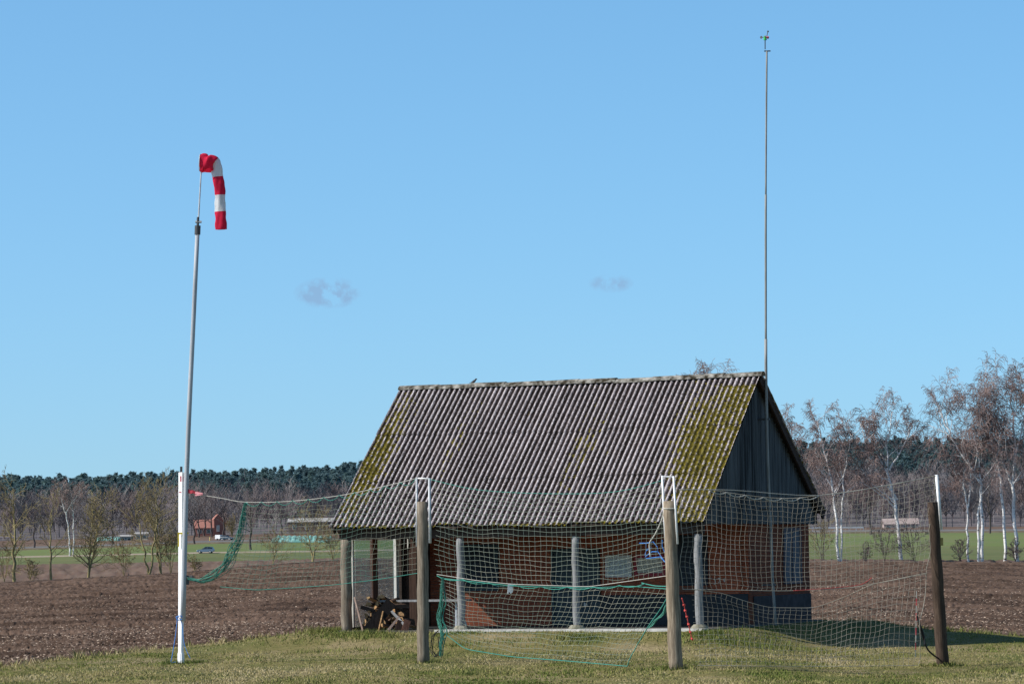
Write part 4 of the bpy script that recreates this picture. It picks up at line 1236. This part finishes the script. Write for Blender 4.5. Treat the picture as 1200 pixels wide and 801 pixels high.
rope('black_strap', [(1074, 719), (1078, 734), (1082, 748), (1087, 760), (1094, 767), (1100, 771)], .020, M['black_rubber'], 'black elastic strap slanting from the net to the dark right post', 'strap')
rope('black_strap', [(1077, 728, -.02), (1083, 745, -.04), (1083.5, 756, -.04)], .016, M['black_rubber'], 'short loose end of black strap hanging beside the dark right post', 'strap')

# ------------------------------------------------------------------ trees
class Wood:
    def __init__(s, seed): s.r = random.Random(seed); s.thick = []; s.thin = []
    def branch(s, p, d, L, r, lvl, maxl, P):
        R = s.r; n_ = P['seg'][min(lvl, len(P['seg']) - 1)]; pts = [p.copy()]; rs = [r]; d = d.normalized(); st = L / n_
        for k in range(n_):
            jit = Vector((R.gauss(0, 1), R.gauss(0, 1), R.gauss(0, 1))) * P['wob']
            trop = Vector((0, 0, P['trop'][min(lvl, len(P['trop']) - 1)]))
            d = (d + jit + trop * (1 / n_) * (1 + k * P.get('acc', 0))).normalized()
            pts.append(pts[-1] + d * st); rs.append(max(r * (1 - .85 * (k + 1) / n_), P['rmin']))
        (s.thick if lvl <= P['thick'] else s.thin).append((pts, rs))
        if lvl < maxl:
            s.kids(pts, rs, L, lvl, maxl, P)
    def kids(s, pts, rs, L, lvl, maxl, P):
        R = s.r; nk = P['kids'][lvl]; n_ = len(pts) - 1
        for k in range(nk):
            t = P['from'][lvl] + (1 - P['from'][lvl]) * (k + R.random()) / nk; f = t * n_; i = min(int(f), n_ - 1); q = pts[i].lerp(pts[i + 1], f - i)
            ax = (pts[i + 1] - pts[i]).normalized(); az = R.uniform(0, 2 * PI); o = ax.orthogonal().normalized(); o = Matrix.Rotation(az, 3, ax) @ o
            sp = P['spread'][lvl] * R.uniform(.75, 1.25); d = ax * math.cos(sp) + o * math.sin(sp)
            l2 = L * P['ratio'][lvl] * R.uniform(.65, 1.15) * (1 - P['taper'] * max(0, t - P['from'][lvl]))
            s.branch(q, d, l2, max(rs[i] * P['rr'], P['rmin']), lvl + 1, maxl, P)
    def trunk(s, pts, r0, r1):
        rs = [r0 + (r1 - r0) * k / (len(pts) - 1) for k in range(len(pts))]; s.thick.append((pts, rs)); return pts, rs
    @staticmethod
    def mesh(lst, o0, nlow=3):
        V, Fc, base = [], [], 0
        for pts, rs in lst:
            P = np.array([tuple(p) for p in pts]) - np.array(o0); k = len(P); n_ = 7 if rs[0] > .06 else nlow
            d = np.gradient(P, axis=0); d /= np.linalg.norm(d, axis=1)[:, None] + 1e-9
            ref = np.array([.37, .83, .11]); a = np.cross(d, ref); a /= np.linalg.norm(a, axis=1)[:, None] + 1e-9; b = np.cross(d, a)
            th = np.arange(n_) * 2 * PI / n_; rr = np.array(rs)[:, None, None]
            V.append((P[:, None] + rr * (np.cos(th)[None, :, None] * a[:, None] + np.sin(th)[None, :, None] * b[:, None])).reshape(-1, 3))
            i = np.arange(k - 1)[:, None] * n_ + base; j = np.arange(n_)[None]; jn = (j + 1) % n_
            Fc.append(np.stack([i + j, i + jn, i + n_ + jn, i + n_ + j], -1).reshape(-1, 4)); base += n_ * k
        return np.concatenate(V), np.concatenate(Fc)
    def build(s, name, label, base, mt, mc, group=None, cat='tree'):
        o = empty(name, base); V, Fc = Wood.mesh(s.thick, base, 5); from_np('trunk', V, Fc, mt, o, smooth=True)
        V, Fc = Wood.mesh(s.thin, base); from_np('crown', V, Fc, mc, o)
        return tag(o, label, cat, group)


n = NT('birch_bark'); v = n.coord((1, 1, 3.0)); f = n.noise(v, .9, 5, .7); f2 = n.noise(n.coord((1, 1, .12)), 1.0, 2)
c = n.ramp(f, [(.37, (.06, .05, .05)), (.45, (.68, .66, .64)), (.7, (.86, .85, .83))])
M['birch'] = n.done(c, .8, 0, .2)
M['birch_twig'] = noisy('birch_twigs', (.18, .125, .115), (.34, .25, .23), .3, (1, 1, 1), .9, 0, 0)
M['lichen_bark'] = noisy('lichened_bark', (.17, .14, .08), (.40, .33, .15), 1.2, (1, 1, .6), .95, 0, 0)
M['hedge_twig'] = noisy('hedge_twigs', (.16, .13, .075), (.34, .275, .13), .4, (1, 1, 1), .95, 0, 0)
M['dark_bark'] = noisy('dark_bark', (.06, .05, .048), (.13, .105, .10), .6, (1, 1, .5), .95, 0, 0)
M['dark_twig'] = noisy('dark_twigs', (.11, .085, .085), (.19, .15, .145), .2, (1, 1, 1), .95, 0, 0)
M['ochre_twig'] = noisy('ochre_twigs', (.22, .16, .06), (.40, .30, .11), .3, (1, 1, 1), .95, 0, 0)

BIRCH = dict(seg=[8, 8, 6, 6, 5], wob=.11, trop=[.1, .25, -.4, -1.25, -1.8], acc=.12, rmin=.0165, thick=1, kids=[18, 9, 8, 0], spread=[.72, .6, .7], ratio=[.40, .48, .8], taper=.55, rr=.5)
BIRCH['from'] = [.34, .2, .1]


def birch(trunks, Y, label, seed, scale=1.0, kids=18, frm=.34):
    w_ = Wood(seed); P = dict(BIRCH); P['kids'] = [kids, 10, 9, 0]; P['from'] = [frm, .2, .05]
    base = None; LM = None
    for pts, r in trunks:
        wp = [at(a, b + (22 * (1 if Y < 500 else .2)) * max(0, (600 - b) / 150), Y) for a, b in pts]
        # resample
        out = []
        for i in range(len(wp) - 1):
            for k in range(4):
                out.append(wp[i].lerp(wp[i + 1], k / 4) + Vector((w_.r.gauss(0, .06), w_.r.gauss(0, .25) * (0 if not out else 1), 0)))
        out.append(wp[-1])
        if base is None: base = wp[0] - Vector((0, 0, .1)); 
        out[0] = out[0] - Vector((0, 0, .2))
        L = sum((out[i + 1] - out[i]).length for i in range(len(out) - 1)); LM = LM or L; p_, r_ = w_.trunk(out, r * 1.0, .04); P['kids'] = [max(4, round(kids * 1.15 * min(1, L / LM) ** 1.2)), 11, 9, 0]; L = LM * .55 + L * .45
        w_.kids(p_, r_, L * scale, 0, 3, P)
    return w_.build('birch_tree', label, base, M['birch'], M['birch_twig'], 'bare birches along the far edge of the field')


YB = 350
birch([([(982, 657), (981, 620), (977, 575), (970, 535), (963, 500), (958, 476)], .16), ([(986, 657), (985.5, 610), (988, 560), (994, 520), (1000, 490)], .11)], YB, 'twin stemmed birch just right of the hut gable', 1, .8, 13)
birch([([(1055, 657), (1053, 620), (1048, 585), (1041, 545), (1040, 505), (1045, 462)], .22), ([(1050, 580), (1030, 548), (1016, 515), (1008, 478)], .10), ([(1042, 540), (1058, 510), (1070, 480)], .10)], YB, 'wide crowned birch with bushy foot, second right of the gable', 2, .85, 13, .3)
birch([([(1135, 658), (1133, 620), (1134, 590), (1129, 565), (1122, 550), (1117, 530)], .13), ([(1134, 590), (1138, 560), (1136, 535)], .08)], YB, 'small crooked birch just right of the dark net post', 3, .6, 10, .45)
birch([([(1151, 658), (1150, 600), (1149, 562), (1136, 535), (1118, 505), (1108, 480), (1100, 452)], .19), ([(1147, 658), (1146.5, 610), (1149, 575), (1147, 530), (1143, 490), (1140, 455)], .14)], YB, 'birch whose trunk bends sharply left above the net post', 4, .8, 12, .38)
birch([([(1178, 659), (1175, 600), (1173, 555), (1168, 525), (1158, 500), (1150, 470), (1146, 446)], .17)], YB, 'slim birch leaning left in front of the tallest birch', 5, .8, 15, .4)
birch([([(1192, 659), (1189, 600), (1187, 555), (1189, 510), (1187, 470), (1184, 425)], .21), ([(1188, 570), (1178, 540), (1170, 505), (1168, 470)], .10), ([(1189, 520), (1200, 480), (1206, 440)], .11)], YB, 'tallest birch at the right border of the photo', 6, .85, 14, .34)
birch([([(1232, 660), (1230, 600), (1226, 540), (1222, 480), (1215, 430)], .2)], YB, 'birch beyond the right border with twigs reaching in', 7, .9, 18)
birch([([(815, 659), (815, 600), (818, 540), (824, 480), (832, 424)], .2), ([(815, 560), (806, 500), (800, 432)], .14), ([(817, 545), (832, 490), (846, 436)], .12)], YB + 6, 'birch behind the hut whose crown shows above the ridge', 8, .75, 12, .5)
birch([([(762, 659), (762, 600), (760, 540), (758, 480), (757, 440)], .16)], YB + 6, 'birch behind the hut whose topmost twigs barely clear the ridge', 9, .5, 10, .55)
birch([([(909, 659), (909, 600), (910, 540), (911, 520), (913, 492)], .16)], YB + 4, 'birch hidden behind the gable with twigs beside the roof slope', 10, .7, 12, .5)
# lone white birch pair left, out on the meadow
w_ = None
birch([([(82, 650), (81, 625), (77, 602), (72, 585), (68, 572)], .20), ([(77, 602), (84, 588), (92, 578), (96, 571)], .10)], 800, 'white stemmed birch out on the meadow, left of the steel post', 11, .7, 12, .5)
birch([([(86, 650), (86.5, 625), (85, 600), (83, 580)], .18)], 802, 'short dark birch close behind the white stemmed birch', 12, .9, 12, .5)

HEDGE = dict(seg=[8, 7, 5, 4], wob=.13, trop=[.3, .35, .15, .1], rmin=.014, thick=1, kids=[22, 9, 7, 0], spread=[.75, .6, .6], ratio=[.42, .45, .5], taper=.5, rr=.5)
HEDGE['from'] = [.2, .15, .1]


def hedge_tree(px, py, ptop, Y, seed, label, kids=22, r=.13, stems=1, mt=None, mc=None, spread=.75, ratio=.42, name='bare_tree', frm=.2, group='bare trees along the field edge', cat='tree', lean=0):
    w_ = Wood(seed); P = dict(HEDGE); P['kids'] = [max(5, int(kids * .8)), 6, 4, 0]; P['spread'] = [spread + .1, .7, .7]; P['ratio'] = [ratio * 1.12, .48, .5]; P['from'] = [frm, .15, .1]
    base = at(px, py, Y); H = (at(px, ptop, Y) - base).z
    for s_ in range(stems):
        a = w_.r.uniform(0, 2 * PI); sp_ = 0 if stems == 1 else .22
        pts = [base + Vector((0, 0, -.3))]
        dirv = Vector((math.cos(a) * sp_ + lean, math.sin(a) * sp_, 1)); hh = H * (1 if s_ == 0 else w_.r.uniform(.7, .95))
        for k in range(1, 11):
            pts.append(base + dirv * (hh * k / 10) + Vector((w_.r.gauss(0, .012), w_.r.gauss(0, .012), 0)) * hh * (1 if k < 10 else .5))
        p_, r_ = w_.trunk(pts, r / math.sqrt(stems), .025); w_.kids(p_, r_, hh, 0, 3, P)
    return w_.build(name, label, base, mt or M['lichen_bark'], mc or M['hedge_twig'], group, cat)


def b2(px): return interp(B2, np.array([px]))[:, 0]


for i_, (px, ptop, kids, r, stems, ratio, frm, lab) in enumerate((
        (17, 572, 26, .17, 1, .42, .22, 'tall bare tree at the left border of the photo'),
        (60, 582, 18, .12, 1, .36, .2, 'slim bare tree between the left border tree and the dense one'),
        (103, 583, 40, .16, 2, .40, .12, 'densest yellowish bare tree in the left row'),
        (174, 574, 18, .16, 2, .36, .3, 'bare tree with a forked pale trunk left of the steel post'),
        (189, 566, 24, .13, 3, .36, .15, 'many stemmed tall bare tree closest to the steel post'),
        (366, 597, 26, .13, 2, .48, .12, 'bare tree seen through the left net with an ochre trunk'))):
    py, Y = b2(px); hedge_tree(px, py, ptop, Y + 1, 20 + i_, lab, kids, r, stems, ratio=ratio, frm=frm)
for i_, (px, hpx, spread, lab) in enumerate(((145, 45, .8, 'low bare bush between the dense tree and the forked tree'), (35, 24, 1.0, 'scrubby low bush at the foot of the left border tree'), (5, 50, .9, 'upright bare bush at the extreme left of the row'),
                                              (320, 42, 1.1, 'wide low bare bush seen through the left net'), (228, 18, 1.1, 'low bush just right of the steel post'), (200, 50, .7, 'bushy bare thicket right behind the steel post'),
                                              (390, 40, .8, 'bare bush half hidden behind the left roof corner'))):
    py, Y = b2(px); hedge_tree(px, py + .5, py - hpx, Y + 2, 40 + i_, lab, 7, .05, 5, spread=spread, ratio=.7, name='bare_bush', frm=.05, group='bare bushes along the field edge', cat='bush', mc=M['hedge_twig'])
for i_, (px, hpx, lab, m_) in enumerate(((1037, 42, 'bare bush at the foot of the wide crowned birch, left side', M['dark_twig']), (1072, 50, 'bare bush at the foot of the wide crowned birch, right side', M['dark_twig']), (1125, 28, 'low bare bush left of the crooked birch', M['dark_twig']),
                                         (964, 48, 'olive bush right against the hut gable corner', M['hedge_twig']), (1015, 20, 'low scrub between the first two birches', M['dark_twig']), (1190, 24, 'low scrub at the foot of the tallest birch', M['dark_twig']))):
    py, Y = b2(px); hedge_tree(px, py, py - hpx, YB - 1, 60 + i_, lab, 6, .05, 5, spread=.8, ratio=.6, name='bare_bush', frm=.05, group='bare bushes below the birches', cat='bush', mt=M['dark_bark'], mc=m_)


def meadow_pt(px, py):
    """point on the rising ground between the known boundaries"""
    bs = [(interp(b, np.array([px]))[:, 0]) for b in (B2, B3, B4, B5, B7, B8)]
    for (pa, ya), (pb, yb2) in zip(bs[:-1], bs[1:]):
        if pb <= py <= pa or (py > pa and (pa, ya) is bs[0]): return at(px, py, ya + (yb2 - ya) * (pa - py) / (pa - pb))
    return at(px, py, bs[-1][1])


# dark roadside trees
for i_, (px, py, hpx, lab) in enumerate(((228, 637, 60, 'dark roadside tree just right of the steel post'), (294, 645, 70, 'dark tree on the meadow behind the gathered teal net'), (262, 629, 52, 'dark tree standing in front of the red house'), (248, 629, 50, 'dark tree between the two red houses'), (233, 629.5, 44, 'dark slim tree at the left end of the lower red house'), (132, 638, 62, 'dark roadside tree behind the dense left tree'),
                                          (330, 634, 55, 'dark roadside tree behind the left net'), (1020, 627, 70, 'dark tree on the far meadow between the first two birches'), (1097, 628, 66, 'dark tree behind the dark net post'), (240, 628, 56, 'dark tree left of the red house'),
                                          (40, 641, 55, 'dark roadside tree right of the left border tree'), (1160, 625, 70, 'dark tree on the far meadow behind the leaning birches'))):
    p = meadow_pt(px, py); hedge_tree(px, py, py - hpx, p.y, 80 + i_, lab, 20, .35, 1, M['dark_bark'], M['dark_twig'], .7, .45, 'roadside_tree', .3, 'dark bare trees along the country road')
p = meadow_pt(272, 627); hedge_tree(272, 628, 606, 1150, 95, 'ochre bush in bud beside the red house', 16, .2, 6, M['lichen_bark'], M['ochre_twig'], .7, .6, 'budding_bush', .05, None, 'bush')

# ------------------------------------------------------------------ far woods
def hill_pt(px, f):
    """point on the hill at fraction f between B8 and B9"""
    a = strip_bound(B8, np.array([px]))[0]; b = strip_bound(B9, np.array([px]))[0]; return a * (1 - f) + b * f


def wood_template(seed, H):
    r = np.random.default_rng(seed); tris = []
    def stick(p, q, w0, w1):
        p = np.array(p); q = np.array(q); d = q - p; s = np.cross(d, [r.normal(0, .2), 1, 0]); s /= np.linalg.norm(s) + 1e-9
        tris.append([p - s * w0, p + s * w0, q])
        return q
    tris_t = []
    stick((0, 0, 0), (r.normal(0, .5), 0, H * .75), .2, 0)
    for k in range(20):
        z0 = H * r.uniform(.15, .6); a = r.uniform(0, 2 * PI); L = H * r.uniform(.18, .42)
        q = (math.cos(a) * L * .55, math.sin(a) * L * .55, z0 + L * r.uniform(.6, 1.0)); stick((0, 0, z0), q, .14, 0)
        for j in range(9):
            t = r.uniform(.3, 1); b = np.array([q[0] * t, q[1] * t, z0 + (q[2] - z0) * t]); a2 = r.uniform(0, 2 * PI); l2 = H * r.uniform(.08, .2)
            stick(b, b + np.array([math.cos(a2) * l2 * .6, math.sin(a2) * l2 * .6, l2 * r.uniform(.2, 1.0)]), .10, 0)
    return np.array(tris)


temps = [wood_template(100 + k, 1.0 * h) for k, h in enumerate((15, 16, 17, 18, 19, 20))]


def place(temps, spots, name, mats, label, cat, seed):
    r = np.random.default_rng(seed); out = []; mi = []
    for (p, s) in spots:
        k = r.integers(len(temps)); T = temps[k]; a = r.uniform(0, 2 * PI); c_, s_ = math.cos(a), math.sin(a)
        R_ = np.array([[c_, -s_, 0], [s_, c_, 0], [0, 0, 1]]); out.append((T @ R_.T) * s + np.array(p)); mi.append(np.full(len(T), r.integers(len(mats))))
    V = np.concatenate(out); o = from_np(name, V.reshape(-1, 3), np.arange(len(V) * 3).reshape(-1, 3), mats, mi=np.concatenate(mi))
    return tag(o, label, cat, kind='stuff')


M['wood_a'] = noisy('bare_wood_brown', (.135, .115, .12), (.20, .17, .17), .08, (1, 1, .4), 1, 0, 0)  # woodland colours lightened to carry the distance haze
M['wood_b'] = noisy('bare_wood_grey', (.13, .122, .135), (.19, .178, .19), .08, (1, 1, .4), 1, 0, 0)
M['wood_c'] = noisy('bare_wood_red', (.145, .112, .11), (.205, .16, .152), .08, (1, 1, .4), 1, 0, 0)
M['wood_d'] = noisy('pale_wood', (.19, .175, .17), (.28, .26, .25), .08, (1, 1, .4), 1, 0, 0)
spots = []
rw = np.random.default_rng(9)
for row in range(8):
    f = .0 + row * .04
    x = -400 + rw.uniform(0, 8)
    while x < 1640:
        p = hill_pt(x, f + rw.uniform(-.015, .015)); s = rw.uniform(.72, 1.12) * (1.0 + .18 * sstep(800, 1000, x))
        if row == 0: s *= .75
        spots.append((tuple(p), s)); x += rw.uniform(7, 15)
place(temps, spots, 'bare_woodland', [M['wood_a'], M['wood_b'], M['wood_c'], M['wood_a'], M['wood_b'], M['wood_a'], M['wood_c'], M['wood_d']], 'purple brown leafless woodland at the foot of the hills', 'woodland', 10)


def pine_template(seed, H):
    r = np.random.default_rng(seed); T = []
    nb = 170; kind = r.uniform(0, 1)
    for k in range(nb):
        z = H * (.25 + .75 * r.uniform(0, 1) ** .8); t = (z / H - .25) / .75
        R_ = (H * .25) * (1 - t) ** (.55 + .5 * kind) * (1 + .25 * math.sin(z * 2.1 + seed)) + .35; a = r.uniform(0, 2 * PI); rr = R_ * r.uniform(.3, 1) ** .5
        c = np.array([math.cos(a) * rr, math.sin(a) * rr, z]); s = H * r.uniform(.022, .05)
        for j in range(3):
            d = r.normal(0, 1, (3, 3)) * np.array([1, 1, .55]); T.append(c + d * s)
    T.append(np.array([[-.2, 0, 0], [.2, 0, 0], [0, 0, H * .5]])); return np.array(T)


pines = [pine_template(200 + k, h) for k, h in enumerate((16, 18, 19, 20, 22, 21, 17))]
def foliage(name, a, b):
    n = NT(name); f = n.noise(n.coord(), .12, 4); c = n.ramp(f, [(.35, a), (.65, b)]); n.done(c, 1, 0, .05)
    tl = n.n('ShaderNodeBsdfTranslucent'); n.l(c, tl.inputs[0]); ms_ = n.n('ShaderNodeMixShader'); ms_.inputs[0].default_value = .5
    n.l(n.b.outputs[0], ms_.inputs[1]); n.l(tl.outputs[0], ms_.inputs[2]); n.l(ms_.outputs[0], n.out.inputs[0]); return n.mat


M['pine_a'] = foliage('hazy_pine_blue', (.115, .185, .20), (.15, .23, .24))  # blue distance haze is put into the pine colours
M['pine_b'] = foliage('hazy_pine_green', (.12, .19, .19), (.155, .235, .225))
M['pine_c'] = foliage('hazy_pine_dark', (.105, .17, .19), (.14, .215, .225))
spots = []
for row in range(10):
    f = .30 + row * .0777
    x = -400 + rw.uniform(0, 8)
    while x < 1640:
        p = hill_pt(x, min(1, f + rw.uniform(-.03, .03)))
        s = rw.uniform(.70, .84)
        spots.append((tuple(p), s)); x += rw.uniform(2.8, 5.5)
place(pines, spots, 'conifer_forest', [M['pine_a'], M['pine_b'], M['pine_c']], 'conifer forest tinted blue green by painted haze, covering the hill crest', 'forest', 11)

# ------------------------------------------------------------------ far things : cars, house, barns, covers
def car(name, loc, rz, body, label, scale=1.0):
    o = empty(name, loc, rz); tag(o, label, 'car')
    # side profile (x forward), lower body and cabin
    low = [(-2.15, .35), (-2.2, .75), (-2.12, 1.0), (-1.2, 1.02), (.75, .98), (1.75, .88), (2.12, .72), (2.18, .4), (1.95, .28), (-1.95, .28)]
    b = MB(); w2 = .88
    b.prism([Vector((x, 0, z)) for x, z in low], [Vector((0, -w2, 0)), Vector((0, w2, 0))]); b.build('body', body, o, bevel=.06)
    cab = [(-2.05, .99), (-1.75, 1.5), (-.95, 1.60), (-.1, 1.58), (.95, .99)]
    b = MB(); k = len(b.v); prof = [Vector((x, 0, z)) for x, z in cab]
    b.v += [(p.x, -.84 + (.14 if p.z > 1.2 else 0), p.z) for p in prof] + [(p.x, .84 - (.14 if p.z > 1.2 else 0), p.z) for p in prof]
    n_ = len(prof)
    for j in range(n_): b.f.append((j, (j + 1) % n_, (j + 1) % n_ + n_, j + n_)); b.mi.append(0)
    b.f.append(tuple(range(n_))[::-1]); b.mi.append(0); b.f.append(tuple(range(n_, 2 * n_))); b.mi.append(0)
    b.build('cabin', M['carglass'], o)
    b = MB()
    b.v += [(-1.8, -.72, 1.5), (-.95, -.72, 1.605), (-.05, -.72, 1.585), (-1.8, .72, 1.5), (-.95, .72, 1.605), (-.05, .72, 1.585)]
    b.v += [(x, y, z + .03) for x, y, z in b.v]
    b.f += [(6, 7, 10, 9), (7, 8, 11, 10), (0, 1, 7, 6), (1, 2, 8, 7), (3, 9, 10, 4), (4, 10, 11, 5), (2, 5, 11, 8), (0, 6, 9, 3), (3, 4, 1, 0), (4, 5, 2, 1)]; b.mi += [0] * 10
    b.build('roof', body, o)
    for sy in (-1, 1):
        for xw in (-1.35, 1.35):
            b = MB(); b.tube([(xw, sy * .68, .33), (xw, sy * .70, .33), (xw, sy * .88, .33), (xw, sy * .90, .33)], [.25, .33, .33, .25], 18); wl = b.build('wheel', M['tyre'], o)
            b = MB(); b.tube([(xw, sy * .895, .33), (xw, sy * .915, .33)], [.2, .16], 14); b.build('rim', M['hub'], wl)
        b = MB(); b.box(2.02, sy * .62 - .16, .62, 2.2, sy * .62 + .16, .78); b.build('headlight', M['white_frame'], o)
        for xp in (-.55, .3):
            b = MB(); b.obox((xp, sy * .86, .98), (xp - .1, sy * .735, 1.56), .06, .03); b.build('pillar', body, o)
    o.scale = (scale,) * 3
    return o


paint_b = plain('grey_blue_car_paint', (.16, .22, .30), .25, .3, .6); paint_d = plain('dark_blue_car_paint', (.03, .055, .08), .25, .2, .6)
p = at(241, 647.6, 851); car('parked_car', p, PI - .12, paint_b, 'grey blue hatchback on the sandy track, near the steel post', 1.02)
p = meadow_pt(266, 632.5); car('parked_car', p + Vector((0, 0, .0)), -.45, paint_d, 'dark blue car on the country road, hitched to the white trailer', 1.0)
p = meadow_pt(256.3, 632.6); tr = empty('box_trailer', p, -.4); tag(tr, 'small white box trailer behind the dark blue car', 'trailer')
q = MB(); q.box(-.95, -.8, .4, .95, .8, 1.75); q.build('box', M['white_paint'], tr, bevel=.05)
q = MB(); q.obox((.95, 0, .42), (1.7, 0, .42), .08, .08); q.build('drawbar', M['darkmetal'], tr)
for sy in (-1, 1):
    q = MB(); q.tube([(0, sy * .82, .32), (0, sy * .98, .32)], .3, 14); q.build('wheel', M['tyre'], tr)
p = meadow_pt(246, 633); mp_ = empty('marker_post', p); tag(mp_, 'yellow marker post beside the country road', 'marker'); q = MB(); q.tube([(0, 0, 0), (0, 0, 1.0), (0, 0, 1.15)], [.16, .15, .05], 10); q.build('shaft', M['yellow'], mp_); q = MB(); q.tube([(0, 0, .55), (0, 0, .8)], .165, 10); q.build('band', M['white_frame'], mp_)


def house(name, px, py, Y, wid, dep, eave, ridge, wallm, roofm, label, rz=0, wins=3, cat='house', gable_front=False):
    p = at(px, py, Y); o = empty(name, p - Vector((0, 0, .3)), rz + (PI / 2 if gable_front else 0)); tag(o, label, cat)
    q = MB(); q.box(-wid / 2, -dep / 2, 0, wid / 2, dep / 2, eave); 
    q.v += [(-wid / 2, -dep / 2, eave), (-wid / 2, dep / 2, eave), (-wid / 2, 0, ridge - .1), (wid / 2, -dep / 2, eave), (wid / 2, dep / 2, eave), (wid / 2, 0, ridge - .1)]
    q.f += [(8, 10, 9), (11, 12, 13)]; q.mi += [0, 0]; q.build('wall', wallm, o)
    q = MB(); q.obox((0, -dep / 4 - .15, (eave + ridge) / 2 - .1), (0, -dep / 4 - .15, (eave + ridge) / 2 - .099), 1, 1); q = MB()
    ov = .4; sl = (ridge - eave) / (dep / 2)
    for s_ in (-1, 1):
        k = len(q.v); q.v += [(-wid / 2 - ov, s_ * (dep / 2 + ov), eave - ov * sl), (wid / 2 + ov, s_ * (dep / 2 + ov), eave - ov * sl), (wid / 2 + ov, 0, ridge), (-wid / 2 - ov, 0, ridge)]
        q.v += [(x, y, z + .22) for x, y, z in q.v[k:k + 4]]
        for f_ in ((0, 1, 2, 3), (7, 6, 5, 4), (0, 4, 5, 1), (1, 5, 6, 2), (2, 6, 7, 3), (3, 7, 4, 0)): q.f.append(tuple(k + i for i in f_)); q.mi.append(0)
    q.build('roof', roofm, o)
    for k in range(wins):
        xw = -wid / 2 + wid * (k + .5) / wins; f_ = MB(); f_.box(xw - .7, -dep / 2 - .06, eave * .3, xw + .7, -dep / 2 - .004, eave * .75); wn = f_.build('window', M['white_frame'], o)
        f_ = MB(); f_.box(xw - .55, -dep / 2 - .09, eave * .34, xw + .55, -dep / 2 - .061, eave * .71); f_.build('pane', M['carglass'], wn)
    if gable_front:
        f_ = MB(); f_.box(-wid / 2 - .06, -.6, eave * .3, -wid / 2 - .004, .6, eave * .8); f_.build('window', M['white_frame'], o)
    return o


redbrick = noisy('far_red_brick', (.27, .12, .10), (.34, .16, .13), .5, (1, 1, 1), .9, 0, 0); redtile = noisy('far_red_tile', (.36, .155, .125), (.45, .21, .165), .4, (1, 1, 1), .9, 0, 0)
greyroof = noisy('far_pale_roof', (.36, .35, .34), (.46, .44, .43), .3, (1, 1, 1), .8, 0, 0); pinkroof = noisy('far_pink_roof', (.33, .26, .245), (.42, .34, .32), .3, (1, 1, 1), .8, 0, 0)
house('red_house', 239, 626.5, 1175, 6.5, 6, 3.0, 5.6, redbrick, redtile, 'red brick house among the trees, the lower left one', .1, 2)
house('red_house', 254.5, 626, 1185, 6, 5, 4.6, 7.4, redbrick, redtile, 'taller red gabled house behind the dark blue car', .2, 2, gable_front=True)
house('long_barn', 375, 622.5, 1180, 22, 10, 3.8, 5.0, noisy('barn_wall', (.14, .10, .09), (.20, .15, .13), .5), greyroof, 'long low barn with pale roof seen left of the hut roof', .0, 5, 'barn')
house('long_barn', 1055, 620.5, 1160, 12, 8, 2.4, 4.2, noisy('barn_wall_pale', (.36, .28, .26), (.46, .38, .35), .5), pinkroof, 'pale pinkish barn on the far meadow behind the wide birch', -.05, 4, 'barn')
house('site_cabin', 166, 632, 1130, 4.2, 2.6, 2.3, 2.7, noisy('cabin_beige', (.46, .40, .30), (.56, .50, .38), .5), greyroof, 'small beige cabin at the wood edge left of the steel post', 0, 2, 'cabin')
house('site_cabin', 148, 634, 1130, 4.5, 2.6, 2.0, 2.4, noisy('cabin_teal', (.10, .16, .18), (.14, .22, .24), .5), greyroof, 'small dark teal cabin left of the beige cabin', 0, 2, 'cabin')

M['cover'] = noisy('turquoise_sheet', (.12, .34, .31), (.26, .48, .44), .25, (1, 1, 1), .5, 0, .2, .2)


def crop_cover(x0, x1, py, Y, wid, rows, label):
    A = at(x0, py, Y); B = at(x1, py, Y); L = (B - A).length; o = empty('crop_cover', A); tag(o, label, 'crop cover')
    for k in range(rows):
        V = []; ns = 40
        for i in range(ns + 1):
            for j in range(9):
                a = PI * j / 8; h = (.9 + .25 * math.sin(i * 1.7 + k) + .15 * random.random()) * (.2 if i in (0, ns) else 1)
                q_ = (B - A) * (i / ns); V.append((q_.x + random.uniform(-.2, .2), q_.y + k * 4.5 - math.cos(a) * 1.6, q_.z + k * .25 + math.sin(a) * h - .1))
        i = np.arange(ns)[:, None] * 9; j = np.arange(8)[None]; Fc = np.stack([i + j, i + 9 + j, i + 10 + j, i + 1 + j], -1).reshape(-1, 4)
        from_np('row_sheet', np.array(V), Fc, M['cover'], o, smooth=True)


crop_cover(318, 386, 634.5, 990, 3, 5, 'turquoise sheeting over crop rows, seen through the left net')
crop_cover(112, 140, 633, 1110, 3, 2, 'turquoise sheeting over crop rows, seen behind the dense left tree')
# guard rail at the far road on the right
A = at(944, 621, 1060); B = at(1012, 620.3, 1060); gr = empty('guard_rail', A); tag(gr, 'pale metal guard rail beside the far road right of the gable', 'guard rail')
q = MB(); q.obox((0, 0, .75), (B - A) + Vector((0, 0, .75)), .12, .45); q.build('rail', M['galv'], gr)
for k in range(9):
    c = (B - A) * (k / 8); q = MB(); q.box(c.x - .08, c.y + .07, c.z - .4, c.x + .08, c.y + .2, c.z + .9); q.build('rail_post', M['galv'], gr)
